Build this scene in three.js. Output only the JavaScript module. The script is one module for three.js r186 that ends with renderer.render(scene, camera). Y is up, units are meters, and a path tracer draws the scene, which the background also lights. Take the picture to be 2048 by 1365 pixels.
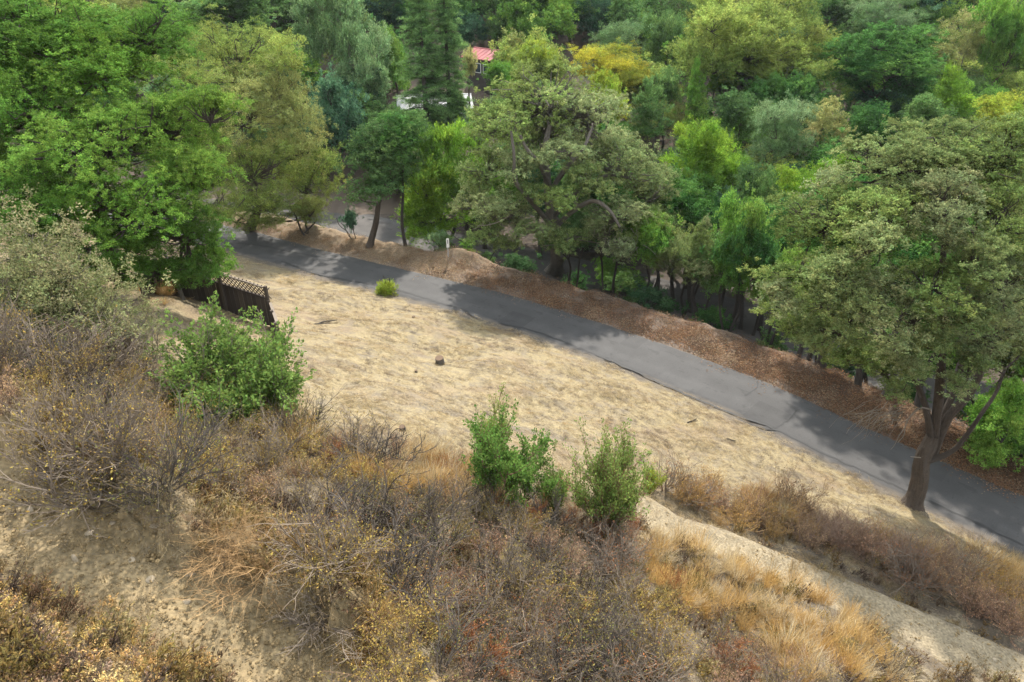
import * as THREE from 'three';
import { mergeGeometries } from 'three/addons/utils/BufferGeometryUtils.js';
import { createNoise2D } from 'simplex-noise';

// ---------------------------------------------------------------- camera, sky, sun, exposure
const scene = new THREE.Scene();
const CAM_H = 20, PITCH = Math.PI / 6, FPX = 1365.3;               // FPX: focal length in pixels of the 2048 x 1365 photograph
const camera = new THREE.PerspectiveCamera(53.12, 1024 / 682, 0.1, 1200);
camera.position.set(0, CAM_H, 0);
camera.rotation.set(-PITCH, 0, 0);
const renderer = new THREE.WebGLRenderer({ antialias: true });
renderer.toneMapping = THREE.LinearToneMapping;
renderer.toneMappingExposure = 3.1;
renderer.shadowMap.enabled = true;

const SUN_AZ = 0.12, SUN_EL = 0.90;                                // azimuth from straight ahead, + towards the right; elevation
const sunDir = new THREE.Vector3(Math.sin(SUN_AZ) * Math.cos(SUN_EL), Math.sin(SUN_EL), -Math.cos(SUN_AZ) * Math.cos(SUN_EL));
const sun = new THREE.DirectionalLight(new THREE.Color(1.0, 0.93, 0.84), 3.3);
sun.position.copy(sunDir).multiplyScalar(150).add(new THREE.Vector3(0, 0, -45));
sun.target.position.set(0, 0, -45);
sun.castShadow = true;
sun.shadow.radius = 3;
sun.shadow.mapSize.set(4096, 4096);
Object.assign(sun.shadow.camera, { left: -90, right: 90, top: 90, bottom: -90, near: 1, far: 400 });
scene.add(sun, sun.target);
{
  const W = 128, Hh = 64, data = new Float32Array(W * Hh * 4);
  for (let j = 0; j < Hh; j++) {
    const el = ((j + 0.5) / Hh - 0.5) * Math.PI, t = Math.max(0, Math.sin(el));
    const k = Math.pow(1 - t, 2.2);
    for (let i = 0; i < W; i++) {
      const o = (j * W + i) * 4;
      data[o] = 0.72 + 0.22 * k; data[o + 1] = 0.77 + 0.18 * k; data[o + 2] = 0.83 + 0.12 * k; data[o + 3] = 1;
    }
  }
  const sky = new THREE.DataTexture(data, W, Hh, THREE.RGBAFormat, THREE.FloatType);
  sky.mapping = THREE.EquirectangularReflectionMapping; sky.magFilter = THREE.LinearFilter; sky.needsUpdate = true;
  scene.background = sky; scene.environment = sky;
}

// ---------------------------------------------------------------- helpers
const V = (x, y, z) => new THREE.Vector3(x, y, z);
function rng(seed) { let s = (seed * 2654435761) >>> 0; return () => { s = (s + 0x6d2b79f5) | 0; let t = Math.imul(s ^ (s >>> 15), 1 | s); t = (t + Math.imul(t ^ (t >>> 7), 61 | t)) ^ t; return ((t ^ (t >>> 14)) >>> 0) / 4294967296; }; }
const clamp = (v, a, b) => Math.min(b, Math.max(a, v)), lerp = (a, b, t) => a + (b - a) * t;
const sstep = (a, b, v) => { const t = clamp((v - a) / (b - a), 0, 1); return t * t * (3 - 2 * t); };
const n1 = createNoise2D(rng(11)), n2 = createNoise2D(rng(12)), n3 = createNoise2D(rng(13));
const fbm = (x, y, oct = 4, n = n1) => { let a = 0, s = 0.5, f = 1; for (let i = 0; i < oct; i++) { a += s * n(x * f + i * 17.3, y * f - i * 9.1); s *= 0.5; f *= 2.03; } return a; };
const gauss = (r) => Math.sqrt(-2 * Math.log(r() + 1e-9)) * Math.cos(6.2831853 * r());
const used = new Map();
const numbered = (n) => { const k = used.get(n) ?? 0; used.set(n, k + 1); return k ? `${n}_${String(k).padStart(3, '0')}` : n; };
function shadows(o) { o.traverse((m) => { if (m.isMesh) { m.castShadow = true; m.receiveShadow = true; } }); return o; }
function thing(name, label, category, pos, group) {
  const g = new THREE.Group(); g.name = numbered(name); g.position.copy(pos); scene.add(g);
  g.userData = { label, category }; if (group) g.userData.group = group;
  return g;
}
function part(name, geo, mat, parent, label) {
  const m = new THREE.Mesh(geo, mat); m.name = name; if (label) m.userData.label = label;
  m.castShadow = m.receiveShadow = true; parent.add(m); return m;
}
function structure(name, geo, mat) {
  const m = new THREE.Mesh(geo, mat); m.name = name; m.userData.kind = 'structure'; m.castShadow = m.receiveShadow = true; scene.add(m); return m;
}

// ---------------------------------------------------------------- lie of the land (x to the right, f forwards; z = -f)
const ROAD = [[-62, 58], [-40, 56.5], [-30, 54.2], [-22.7, 51.3], [-18, 48.5], [-12, 45.1], [-6.1, 42], [-0.6, 38.9], [4.1, 35.6], [8.6, 32.1], [12.4, 28.8], [15.6, 25.2], [18.3, 22.3], [20.6, 20], [26, 14], [32, 5], [38, -6], [44, -22]];
function roadD(x, f) {                                             // signed distance from the road's middle, + on the hill's side
  let best = 1e9, sign = 1;
  for (let i = 0; i < ROAD.length - 1; i++) {
    const ax = ROAD[i][0], ay = ROAD[i][1], bx = ROAD[i + 1][0] - ax, by = ROAD[i + 1][1] - ay, px = x - ax, py = f - ay;
    const t = clamp((px * bx + py * by) / (bx * bx + by * by), 0, 1), dx = px - t * bx, dy = py - t * by, d2 = dx * dx + dy * dy;
    if (d2 < best) { best = d2; sign = bx * py - by * px < 0 ? 1 : -1; }
  }
  return Math.sqrt(best) * sign;
}
const PROF = [[-300, 130], [-200, 88], [-150, 62], [-100, 33], [-70, 12], [-50, 4.2], [-38, 0.4], [-28, -2.0], [-21, -3.1], [-16.5, -3.4], [-11, -3.4], [-9.6, -3.0], [-5.4, 0.05], [-4.6, 0.32], [-3.4, 0.22], [-2.2, 0.02], [2.2, 0.0], [2.9, 0.16], [12, 3.6], [24, 9.7], [32, 14.6], [45, 21], [90, 40]];
const PT = new Float32Array(4001);
{
  const raw = (d) => { let i = 0; while (i < PROF.length - 2 && d > PROF[i + 1][0]) i++; const a = PROF[i], b = PROF[i + 1]; return lerp(a[1], b[1], clamp((d - a[0]) / (b[0] - a[0]), 0, 1)); };
  for (let i = 0; i <= 4000; i++) { const d = -300 + i * 0.1, w = clamp(Math.abs(Math.abs(d) < 9 ? 0.25 : d > 0 ? 1.2 : 2.5), 0.2, 3); let s = 0; for (let k = -4; k <= 4; k++) s += raw(d + (k * w) / 4); PT[i] = s / 9; }
}
const prof = (d) => { const t = clamp((d + 300) * 10, 0, 3999), i = t | 0; return lerp(PT[i], PT[i + 1], t - i); };
const ray = (px, py) => { const x = px - 1024, y = 682.5 - py; return [x, -FPX * Math.sin(PITCH) + y * Math.cos(PITCH), FPX * Math.cos(PITCH) + y * Math.sin(PITCH)]; };
function hitOn(px, py, fn) { const r = ray(px, py); let t = 0.002, dt = 0.0002; for (; t < 0.4; t += dt) { if (CAM_H + r[1] * t < fn(r[0] * t, r[2] * t)) break; } for (let k = 0; k < 12; k++) { dt /= 2; t += CAM_H + r[1] * t < fn(r[0] * t, r[2] * t) ? -dt : dt; } return [r[0] * t, r[2] * t]; }
const base0 = (x, f) => prof(roadD(x, f));
function polyNear(P, x, f) { let best = 1e9, out = null; for (let i = 0; i < P.length - 1; i++) { const ax = P[i][0], ay = P[i][1], bx = P[i + 1][0] - ax, by = P[i + 1][1] - ay, px = x - ax, py = f - ay, t = clamp((px * bx + py * by) / (bx * bx + by * by), 0, 1), dx = px - t * bx, dy = py - t * by, d2 = dx * dx + dy * dy; if (d2 < best) { best = d2; out = [Math.sqrt(d2) * (bx * py - by * px < 0 ? 1 : -1), ax + t * bx, ay + t * by]; } } return out; }
// two foot trails cut into the hill: [side distance (+ uphill), nearest point on the trail]
const TRAIL_R = [[1285, 1020], [1330, 1050], [1450, 1090], [1600, 1155], [1750, 1215], [1900, 1280], [2048, 1350], [2200, 1430]].map((p) => hitOn(p[0], p[1], base0));
const TRAIL_L = [[-250, 870], [-90, 960], [40, 1035], [160, 1110], [290, 1180], [420, 1240], [540, 1305], [660, 1385]].map((p) => hitOn(p[0], p[1], base0));
function H(x, f) {
  const d = roadD(x, f);
  const dF = d < -18 ? lerp(d, -(f - 38) * 0.806, sstep(-18, -30, d)) : d;   // far side: the opposite slope faces the eye
  let h = prof(dF);
  if (d > 2.6) {
    const k = sstep(2.6, 6, d);
    h += k * (fbm(x * 0.13, f * 0.13, 3) * 0.55 + fbm(x * 0.6, f * 0.6, 3, n2) * 0.05) + sstep(14, 18, d) * fbm(x * 1.6, f * 1.6, 3, n3) * 0.07;
    const r = polyNear(TRAIL_R, x, f), rd = Math.abs(r[0]);
    if (rd < 2.4) { const b = prof(roadD(r[1], r[2])), w = 1 - sstep(0.45, 1.5, rd); h = lerp(h, b + fbm(x * 1.2, f * 1.2, 3, n2) * 0.07, w); h -= 0.25 * Math.exp(-((r[0] + 1.25) ** 2) / 0.15); }
    const l = polyNear(TRAIL_L, x, f), ld = l[0];
    if (ld > -3 && ld < 3) {
      const wob = fbm(x * 0.9, f * 0.9, 3, n3) * 0.4 + fbm(x * 2.7, f * 2.7, 3, n2) * 0.26, b = prof(roadD(l[1], l[2])), s = ld + wob;
      const flat = sstep(1.5, 0.5, s) * sstep(-1.0, -0.7, s);
      h = lerp(h, b - 0.10 + fbm(x * 1.7, f * 1.7, 3, n2) * 0.08, flat);
      h += 0.98 * sstep(-0.74, -0.98, s) * sstep(-2.7, -1.1, s);                       // rough berm on the trail's outer edge
    }
  } else if (d < -2.3) {
    const k = sstep(-2.3, -4, d) ;
    h += k * (fbm(x * 0.35, f * 0.35, 3) * 0.3 + fbm(x * 1.3, f * 1.3, 2, n2) * 0.08) * (d > -9 || d < -18 ? 1 : 0.1);
    h += 0.75 * Math.exp(-((x + 3.2) ** 2 / 2.2 + (f - 46.0) ** 2 / 0.7)) + 0.35 * Math.exp(-((x + 5.0) ** 2 / 2.0 + (f - 46.6) ** 2 / 0.7));
    if (d < -24) h += fbm(x * 0.03, f * 0.03, 3) * 2.5 * sstep(-24, -60, d);
  }
  const onRoad = sstep(2.25, 1.95, Math.abs(d)), onStreet = sstep(-10.8, -11.1, d) * sstep(-16.7, -16.4, d);
  return h - 0.07 * onRoad - 0.07 * onStreet;
}
const hit = (px, py) => hitOn(px, py, H);
const ground = (px, py) => { const p = hit(px, py); return V(p[0], H(p[0], p[1]), -p[1]); };
const at = (px, py, f) => { const r = ray(px, py), t = f / r[2]; return V(r[0] * t, CAM_H + r[1] * t, -f); };
const pxSize = (px, py, f) => f / ray(px, py)[2];                   // metres for one photograph pixel there

// where the brush takes over from the mown field (distance from the road, by x)
const EDGE = [[-60, 830], [330, 720], [470, 815], [620, 850], [760, 900], [940, 965], [1100, 1000], [1290, 1000], [1420, 985], [1600, 1010], [1800, 1090], [2048, 1150], [2200, 1200]].map((p) => { const q = hit(p[0], p[1]); return [q[0], roadD(q[0], q[1])]; });
const brushD = (x) => { let i = 0; while (i < EDGE.length - 2 && x > EDGE[i + 1][0]) i++; const a = EDGE[i], b = EDGE[i + 1]; return lerp(a[1], b[1], clamp((x - a[0]) / (b[0] - a[0]), 0, 1)); };

// ---------------------------------------------------------------- textures
function tex(w, h, fn, srgb = false, rx = 1, ry = 1) {
  const d = new Uint8Array(w * h * 4);
  for (let j = 0; j < h; j++) for (let i = 0; i < w; i++) { const c = fn(i, j), o = (j * w + i) * 4; d[o] = clamp(c[0] * 255, 0, 255); d[o + 1] = clamp(c[1] * 255, 0, 255); d[o + 2] = clamp(c[2] * 255, 0, 255); d[o + 3] = 255; }
  const t = new THREE.DataTexture(d, w, h); t.magFilter = THREE.LinearFilter; t.wrapS = t.wrapT = THREE.RepeatWrapping; t.repeat.set(rx, ry); if (srgb) t.colorSpace = THREE.SRGBColorSpace; t.needsUpdate = true; return t;
}
const toS = (v) => Math.pow(clamp(v, 0, 1), 1 / 2.2);
// tiling value noise
function tileNoise(size, cells, seed) {
  const r = rng(seed), g = Float32Array.from({ length: cells * cells }, () => r()), out = new Float32Array(size * size);
  for (let j = 0; j < size; j++) for (let i = 0; i < size; i++) {
    const x = (i / size) * cells, y = (j / size) * cells, x0 = x | 0, y0 = y | 0, fx = x - x0, fy = y - y0, u = fx * fx * (3 - 2 * fx), v = fy * fy * (3 - 2 * fy), x1 = (x0 + 1) % cells, y1 = (y0 + 1) % cells;
    out[j * size + i] = lerp(lerp(g[y0 * cells + x0], g[y0 * cells + x1], u), lerp(g[y1 * cells + x0], g[y1 * cells + x1], u), v);
  }
  return out;
}
const TN = [8, 16, 32, 64, 128, 256].map((c, i) => tileNoise(512, c, 40 + i));
const tn = (i, j, ws) => { let s = 0, t = 0; ws.forEach((w, k) => { s += w * TN[k][(j & 511) * 512 + (i & 511)]; t += w; }); return s / t; };
const grainBump = tex(512, 512, (i, j) => { const v = tn(i, j, [0.3, 0.5, 0.8, 1, 1, 0.9]); return [v, v, v]; });
const barkMap = tex(512, 512, (i, j) => { const v = 0.55 * tn(i * 3, (j / 5) | 0, [0.2, 0.4, 0.8, 1, 0.6, 0.3]) + 0.45 * tn(i, j, [0.5, 0.5, 0.8, 1, 1, 0.6]); const k = lerp(-0.25, 1.95, v); return [toS(0.5 * k), toS(0.48 * k), toS(0.45 * k)]; }, true);
const barkBump = tex(512, 512, (i, j) => { const v = tn(i * 3, (j / 5) | 0, [0.2, 0.4, 0.8, 1, 0.6, 0.3]); return [v, v, v]; });

// ---------------------------------------------------------------- ground sheet
const GX0 = -34, GX1 = 34, GF0 = 0, GF1 = 66, GN = 1792;
const strawR = rng(5);
function groundColor(x, f) {
  const d = roadD(x, f), big = fbm(x * 0.22, f * 0.22, 3), mid = fbm(x * 0.9 + 5, f * 0.9, 3, n2), fine = fbm(x * 11, f * 13, 2, n3), sp = strawR();
  let c;
  if (d > 1.7) {
    const straw = [0.50, 0.395, 0.20], pale = [0.55, 0.455, 0.265], soil = [0.27, 0.225, 0.175], tan = [0.40, 0.285, 0.165], grey = [0.25, 0.21, 0.165];
    c = straw.slice();
    const mixIn = (k, q) => { for (let i = 0; i < 3; i++) c[i] = lerp(c[i], q[i], k); };
    const scrap = fbm(x * 9 + 3, f * 14, 2, n2); mixIn(0.45 * sstep(0.05, 0.45, mid), pale); mixIn(0.65 * sstep(0.30, 0.42, scrap) * sstep(-0.35, 0.25, big + mid), [0.20, 0.15, 0.10]); mixIn(0.55 * sstep(-0.05, -0.42, mid + 0.5 * fine), soil); mixIn(0.6 * sstep(0.1, 0.5, big + 0.3 * fine), tan);
    // mats of grey cuttings: beside the tall green bushes and by the stump
    const g1 = fbm(x * 0.55 + 31, f * 0.55 + 7, 3);
    mixIn(0.75 * sstep(0.55, 0.2, Math.hypot((x + 0.6) / 7.5, (f - 19.6) / 1.5) + 0.5 * g1 + 0.25 * fine), grey); mixIn(0.4 * sstep(0.18, 0.4, g1 + 0.3 * fine), grey);
    mixIn(0.55 * sstep(0.35, 0, Math.hypot((x + 12.5) / 16, (f - 31) / 9) + 0.2 * mid), [0.36, 0.24, 0.15]);
    const b = sstep(-1.1, 0.8, d - brushD(x) + mid * 1.3);
    if (b > 0) { const q = [0.19, 0.145, 0.095].map((v, i) => lerp(v, [0.38, 0.31, 0.20][i], sstep(0.0, 0.4, mid + 0.5 * fine))); mixIn(b * 0.95, q); }
    const r = polyNear(TRAIL_R, x, f), l = polyNear(TRAIL_L, x, f);
    const dirt = [0.50, 0.405, 0.25].map((v) => v * (1 + 0.25 * mid + 0.25 * fine));
    mixIn(sstep(1.1, 0.45, Math.abs(r[0]) + 0.7 * mid), dirt);
    const ls = l[0] + mid * 0.5;
    mixIn(sstep(-2.6, -1.5, ls) * sstep(1.4, 0.6, ls), dirt.map((v, i) => v * [1.0, 0.93, 0.78][i]));
    if (x < 2) mixIn(0.8 * sstep(0.9, 1.8, ls + 0.6 * fine), [0.47, 0.36, 0.17]);
    mixIn(0.8 * sstep(2.7, 2.1, d + 0.35 * mid), [0.16, 0.135, 0.115]);
  } else if (d > -7.2) {
    const lit = [0.27, 0.185, 0.125], ora = [0.36, 0.22, 0.125], straw = [0.46, 0.34, 0.205], dark = [0.14, 0.09, 0.06], ash = [0.38, 0.30, 0.23];
    c = lit.slice();
    const mixIn = (k, q) => { for (let i = 0; i < 3; i++) c[i] = lerp(c[i], q[i], k); };
    mixIn(0.85 * sstep(0.0, 0.35, big + 0.4 * mid), ora); mixIn(0.6 * sstep(0.08, 0.45, mid), ash); mixIn(0.7 * sstep(-0.12, -0.5, mid + 0.3 * fine), dark);
    mixIn(0.85 * sstep(0.5, -7, x + 5 * mid + (d + 4) * 1.5), straw); mixIn(0.5 * sstep(-3.0, -2.2, d + 0.5 * mid), ash);
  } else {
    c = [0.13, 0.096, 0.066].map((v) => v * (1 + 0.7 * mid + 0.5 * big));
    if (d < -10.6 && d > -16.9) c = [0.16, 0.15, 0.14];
  }
  const g = 0.375 * (1 + 0.42 * fine + (sp - 0.5) * 0.6);
  return [c[0] * g, c[1] * g, c[2] * g];
}
const groundMap = tex(GN, GN, (i, j) => groundColor(lerp(GX0, GX1, (i + 0.5) / GN), lerp(GF0, GF1, (j + 0.5) / GN)).map(toS), true);
groundMap.wrapS = groundMap.wrapT = THREE.MirroredRepeatWrapping;
const groundNear = new THREE.MeshStandardMaterial({ map: groundMap, roughness: 1, bumpMap: grainBump.clone(), bumpScale: 0.012 });
groundNear.bumpMap.repeat.set(34, 33);
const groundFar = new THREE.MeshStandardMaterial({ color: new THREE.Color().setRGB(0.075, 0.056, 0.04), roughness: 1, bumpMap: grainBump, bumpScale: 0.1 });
{
  const axis = (segs) => { const out = [segs[0][0]]; for (const [a, b, s] of segs) { const n = Math.round((b - a) / s); for (let i = 1; i <= n; i++) out.push(a + ((b - a) * i) / n); } return out; };
  const xs = axis([[-500, -120, 38], [-120, -34, 4.3], [-34, 34, 0.17], [34, 120, 4.3], [120, 500, 38]]);
  const fs = axis([[-60, -6, 3], [-6, 4, 0.5], [4, 24, 0.13], [24, 66, 0.21], [66, 160, 3.1], [160, 620, 23]]);
  const nx = xs.length, nf = fs.length, pos = new Float32Array(nx * nf * 3), uv = new Float32Array(nx * nf * 2);
  for (let j = 0; j < nf; j++) for (let i = 0; i < nx; i++) { const o = j * nx + i; pos.set([xs[i], H(xs[i], fs[j]), -fs[j]], o * 3); uv.set([(xs[i] - GX0) / (GX1 - GX0), (fs[j] - GF0) / (GF1 - GF0)], o * 2); }
  const nearI = [], farI = [];
  for (let j = 0; j < nf - 1; j++) for (let i = 0; i < nx - 1; i++) { const a = j * nx + i, inside = xs[i] >= -34.01 && xs[i + 1] <= 34.01 && fs[j] >= 0 && fs[j + 1] <= 66.01; (inside ? nearI : farI).push(a, a + 1, a + nx, a + 1, a + nx + 1, a + nx); }
  const g = new THREE.BufferGeometry(); g.setAttribute('position', new THREE.BufferAttribute(pos, 3)); g.setAttribute('uv', new THREE.BufferAttribute(uv, 2));
  g.setIndex([...[nearI, farI].flat()]); g.addGroup(0, nearI.length, 0); g.addGroup(nearI.length, farI.length, 1); g.computeVertexNormals();
  structure('ground', g, [groundNear, groundFar]);
}

// ---------------------------------------------------------------- roads
function along(P, step) { const out = []; const curve = new THREE.CatmullRomCurve3(P.map((p) => V(p[0], 0, -p[1])), false, 'centripetal'); const n = Math.ceil(curve.getLength() / step); for (let i = 0; i <= n; i++) { const p = curve.getPointAt(i / n), t = curve.getTangentAt(i / n); out.push({ x: p.x, f: -p.z, nx: t.z, nf: t.x, s: (i / n) * curve.getLength() }); } return out; }
// (nx, nf) must point to the hill's side (+d)
const RS = along(ROAD, 0.3).map((q) => { const e = 0.2, s = roadD(q.x + q.nx * e, q.f + q.nf * e) > 0 ? 1 : -1; return { ...q, nx: q.nx * s, nf: q.nf * s }; });
function ribbon(rows, a, b, y, na = 10, rag = 0) {
  const pos = [], uv = [], idx = [];
  rows.forEach((q, j) => { for (let i = 0; i <= na; i++) { const t = i / na; let d = lerp(a, b, t); if (rag && i === 0) d += rag * fbm(q.s * 0.8, 3, 4); if (rag && i === na) d += rag * fbm(q.s * 0.8, 9, 4, n2); const edge = i === 0 || i === na; const x = q.x + q.nx * d, f = q.f + q.nf * d; pos.push(x, edge ? y - 0.12 : y + 0.035 * (1 - Math.abs(2 * t - 1)), -f); uv.push(q.s / 16, t); } });
  for (let j = 0; j < rows.length - 1; j++) for (let i = 0; i < na; i++) { const o = j * (na + 1) + i; idx.push(o, o + 1, o + na + 1, o + 1, o + na + 2, o + na + 1); }
  const g = new THREE.BufferGeometry(); g.setAttribute('position', new THREE.Float32BufferAttribute(pos, 3)); g.setAttribute('uv', new THREE.Float32BufferAttribute(uv, 2)); g.setIndex(idx); g.computeVertexNormals();
  if (g.attributes.normal.getY(Math.floor(pos.length / 6)) < 0) { for (let k = 0; k < idx.length; k += 3) { const t = idx[k]; idx[k] = idx[k + 1]; idx[k + 1] = t; } g.setIndex(idx); g.computeVertexNormals(); }
  return g;
}
// asphalt laid out along the road (16 m to a repeat) and across it: worn wheel tracks, oil, patches, hairline cracks, dust drifted in from the verges
const crackN = (i, j) => Math.abs(tn(i * 2 + 40, j + 9, [1, 0.8, 0.5, 0.2, 0, 0]) - 0.5);
const asphaltMap = tex(2048, 512, (i, j) => {
  const u = (i >> 1), t = j / 511, big = tn(u, (j >> 1), [1, 1, 0.4, 0.2, 0, 0]), s = tn(i, j, [0, 0, 0, 0.3, 0.7, 1]), wob = (big - 0.5) * 0.14;
  const track = Math.exp(-(((t + wob - 0.29) / 0.085) ** 2)) + Math.exp(-(((t + wob - 0.70) / 0.085) ** 2));
  let k = 0.031 * (0.72 + 0.5 * s) * (0.72 + 0.56 * big) * (1 + 0.16 * track);
  const patch = (i > 300 && i < 520 && t > 0.52 ? 0.72 : 1) * (i > 1250 && i < 1390 && t < 0.45 ? 0.78 : 1) * (i > 1700 && i < 1990 && t > 0.7 ? 1.14 : 1);
  k *= patch; k *= 1 - 0.45 * sstep(0.012, 0.004, crackN(i, j)) * sstep(0.5, 0.62, tn(u + 70, j, [1, 0.5, 0, 0, 0, 0]));
  k *= 1 - 0.3 * sstep(0.66, 0.74, tn(u + 190, j + 60, [0.3, 1, 1, 0.3, 0, 0]));
  const e = Math.min(t, 1 - t), dust = 0.65 * sstep(0.085, 0.0, e - 0.09 * (tn(u + 33, j + 5, [0.6, 1, 1, 0.6, 0.4, 0]) - 0.45));
  return [toS(lerp(k * 1.03, 0.125, dust)), toS(lerp(k, 0.098, dust)), toS(lerp(k * 0.97, 0.068, dust))];
}, true);
const asphalt = new THREE.MeshStandardMaterial({ map: asphaltMap, roughness: 0.82, bumpMap: grainBump.clone(), bumpScale: 0.006 });
asphalt.bumpMap.repeat.set(24, 6);
const road = structure('road', ribbon(RS, -2.05, 2.0, 0.0, 14, 0.38), asphalt);
const oldAsphalt = new THREE.MeshStandardMaterial({ map: asphaltMap, color: new THREE.Color().setRGB(1.4, 1.3, 1.2), roughness: 0.9 });
structure('lower_street', ribbon(RS.filter((q, i) => i % 3 === 0), -16.5, -11.1, -3.4, 8, 0.3), oldAsphalt);
// tar-sealed seams on the road, each a thin raised strip
const tar = new THREE.MeshStandardMaterial({ color: new THREE.Color().setRGB(0.012, 0.012, 0.012), roughness: 0.75 });
function seam(pts, w, seed) {
  const r = rng(seed), P = pts.map((p) => { const q = hitOn(p[0], p[1], () => 0.01); return V(q[0], 0, -q[1]); });
  const c = new THREE.CatmullRomCurve3(P), n = Math.ceil(c.getLength() / 0.18), pos = [], idx = [];
  for (let i = 0; i <= n; i++) {
    const p = c.getPointAt(i / n), t = c.getTangentAt(i / n), k = fbm(i * 0.22, seed, 3) * 0.09, ww = w * (0.6 + 0.7 * r());
    const cx = p.x + t.z * k, cz = p.z - t.x * k;
    for (const s of [-1, 1]) { const x = cx + (t.z * s * ww) / 2, z = cz - (t.x * s * ww) / 2, d = roadD(x, -z); pos.push(x, 0.036 * clamp(1 - Math.abs(d) / 2.02, 0, 1) + 0.013, z); }
    if (i < n) { const o = i * 2; idx.push(o, o + 1, o + 2, o + 1, o + 3, o + 2); }
  }
  const g = new THREE.BufferGeometry(); g.setAttribute('position', new THREE.Float32BufferAttribute(pos, 3)); g.setIndex(idx); g.computeVertexNormals();
  if (g.attributes.normal.getY(4) < 0) { for (let k = 0; k < idx.length; k += 3) { const t = idx[k]; idx[k] = idx[k + 1]; idx[k + 1] = t; } g.setIndex(idx); g.computeVertexNormals(); }
  part('tar_seam', g, tar, road);
}
seam([[562, 523], [640, 549], [760, 573]], 0.176, 1);
seam([[790, 578], [860, 600], [925, 620], [955, 637]], 0.162, 2);
seam([[1002, 647], [1060, 660], [1150, 693], [1240, 730], [1330, 770], [1440, 818], [1548, 858], [1650, 908], [1760, 958], [1860, 1003], [1960, 1050], [2048, 1092]], 0.115, 3);
seam([[1290, 764], [1350, 786], [1430, 822], [1500, 848], [1552, 862]], 0.068, 4);
seam([[1517, 762], [1516, 772], [1500, 786], [1490, 793]], 0.081, 5);
seam([[1592, 822], [1585, 834], [1568, 847], [1546, 857]], 0.081, 6);
seam([[456, 486], [520, 492], [585, 505], [640, 515], [664, 519]], 0.108, 7);
seam([[664, 519], [672, 513], [682, 508]], 0.081, 8);

// ---------------------------------------------------------------- foliage pieces: little sprays of leaves that crowns are filled with
function leafGeo(list) {                                            // list of {p, dir, side, l, w, k}: a folded four-cornered leaf each
  const n = list.length, pos = new Float32Array(n * 18), col = new Float32Array(n * 18);
  const a = V(), b = V(), c = V(), d = V(), nn = V();
  list.forEach((q, i) => {
    nn.crossVectors(q.dir, q.side).normalize();
    a.copy(q.p); b.copy(q.p).addScaledVector(q.dir, q.l * 0.45).addScaledVector(q.side, q.w / 2).addScaledVector(nn, q.w * 0.18);
    c.copy(q.p).addScaledVector(q.dir, q.l); d.copy(q.p).addScaledVector(q.dir, q.l * 0.45).addScaledVector(q.side, -q.w / 2).addScaledVector(nn, q.w * 0.18);
    let o = i * 18; for (const v of [a, b, c, a, c, d]) { pos[o++] = v.x; pos[o++] = v.y; pos[o++] = v.z; }
    for (let k = 0; k < 6; k++) { col[i * 18 + k * 3] = q.k * (q.t ?? 1); col[i * 18 + k * 3 + 1] = q.k; col[i * 18 + k * 3 + 2] = q.k; }
  });
  const g = new THREE.BufferGeometry(); g.setAttribute('position', new THREE.BufferAttribute(pos, 3)); g.setAttribute('color', new THREE.BufferAttribute(col, 3)); g.computeVertexNormals(); return g;
}
function randDir(r) { const z = r() * 2 - 1, a = r() * 6.2831853, s = Math.sqrt(1 - z * z); return V(s * Math.cos(a), z, s * Math.sin(a)); }
function spray(seed, n, R, l, w, { up = 0.35, flat = 0.75, tall = 1, along: al = 0.5 } = {}) {
  const r = rng(seed), out = [];
  const twigs = Array.from({ length: 7 }, () => { const d = randDir(r); d.y = Math.abs(d.y) * flat * tall + 0.1; return d.normalize(); });
  for (let i = 0; i < n; i++) {
    const tw = twigs[i % 7], t = 0.25 + 0.85 * r(), p = tw.clone().multiplyScalar(R * t).addScaledVector(randDir(r), R * 0.24); p.y *= flat; p.y *= tall;
    const dir = tw.clone().multiplyScalar(al).addScaledVector(randDir(r), 0.8); dir.y += up * (r() - 0.2); dir.normalize();
    const side = V().crossVectors(dir, V(r() - 0.5, 1.2, r() - 0.5).normalize()).normalize().addScaledVector(randDir(r), 0.35).normalize();
    const s = 0.65 + 0.7 * r();
    out.push({ p, dir, side, l: l * s, w: w * s, k: 0.6 + 0.8 * r(), t: 0.86 + 0.26 * r() });
  }
  return leafGeo(out);
}
const SPRAYS = {
  oak: [1, 2, 3].map((s) => spray(s, 40, 0.35, 0.13, 0.072)),
  broad: [4, 5, 6].map((s) => spray(s, 36, 0.35, 0.165, 0.082, { up: 0.1, flat: 0.7 })),
  feather: [7, 8, 9].map((s) => spray(s, 44, 0.34, 0.19, 0.05, { up: 1.2, flat: 1, tall: 1.7, along: 1.0 })),
  needle: [10, 11, 12].map((s) => spray(s, 70, 0.36, 0.20, 0.026, { up: -0.2, flat: 0.4, along: 1.2 })),
  fine: [13, 14, 15].map((s) => spray(s, 50, 0.31, 0.085, 0.044, { up: 0.6, flat: 0.9 })),
};
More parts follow.
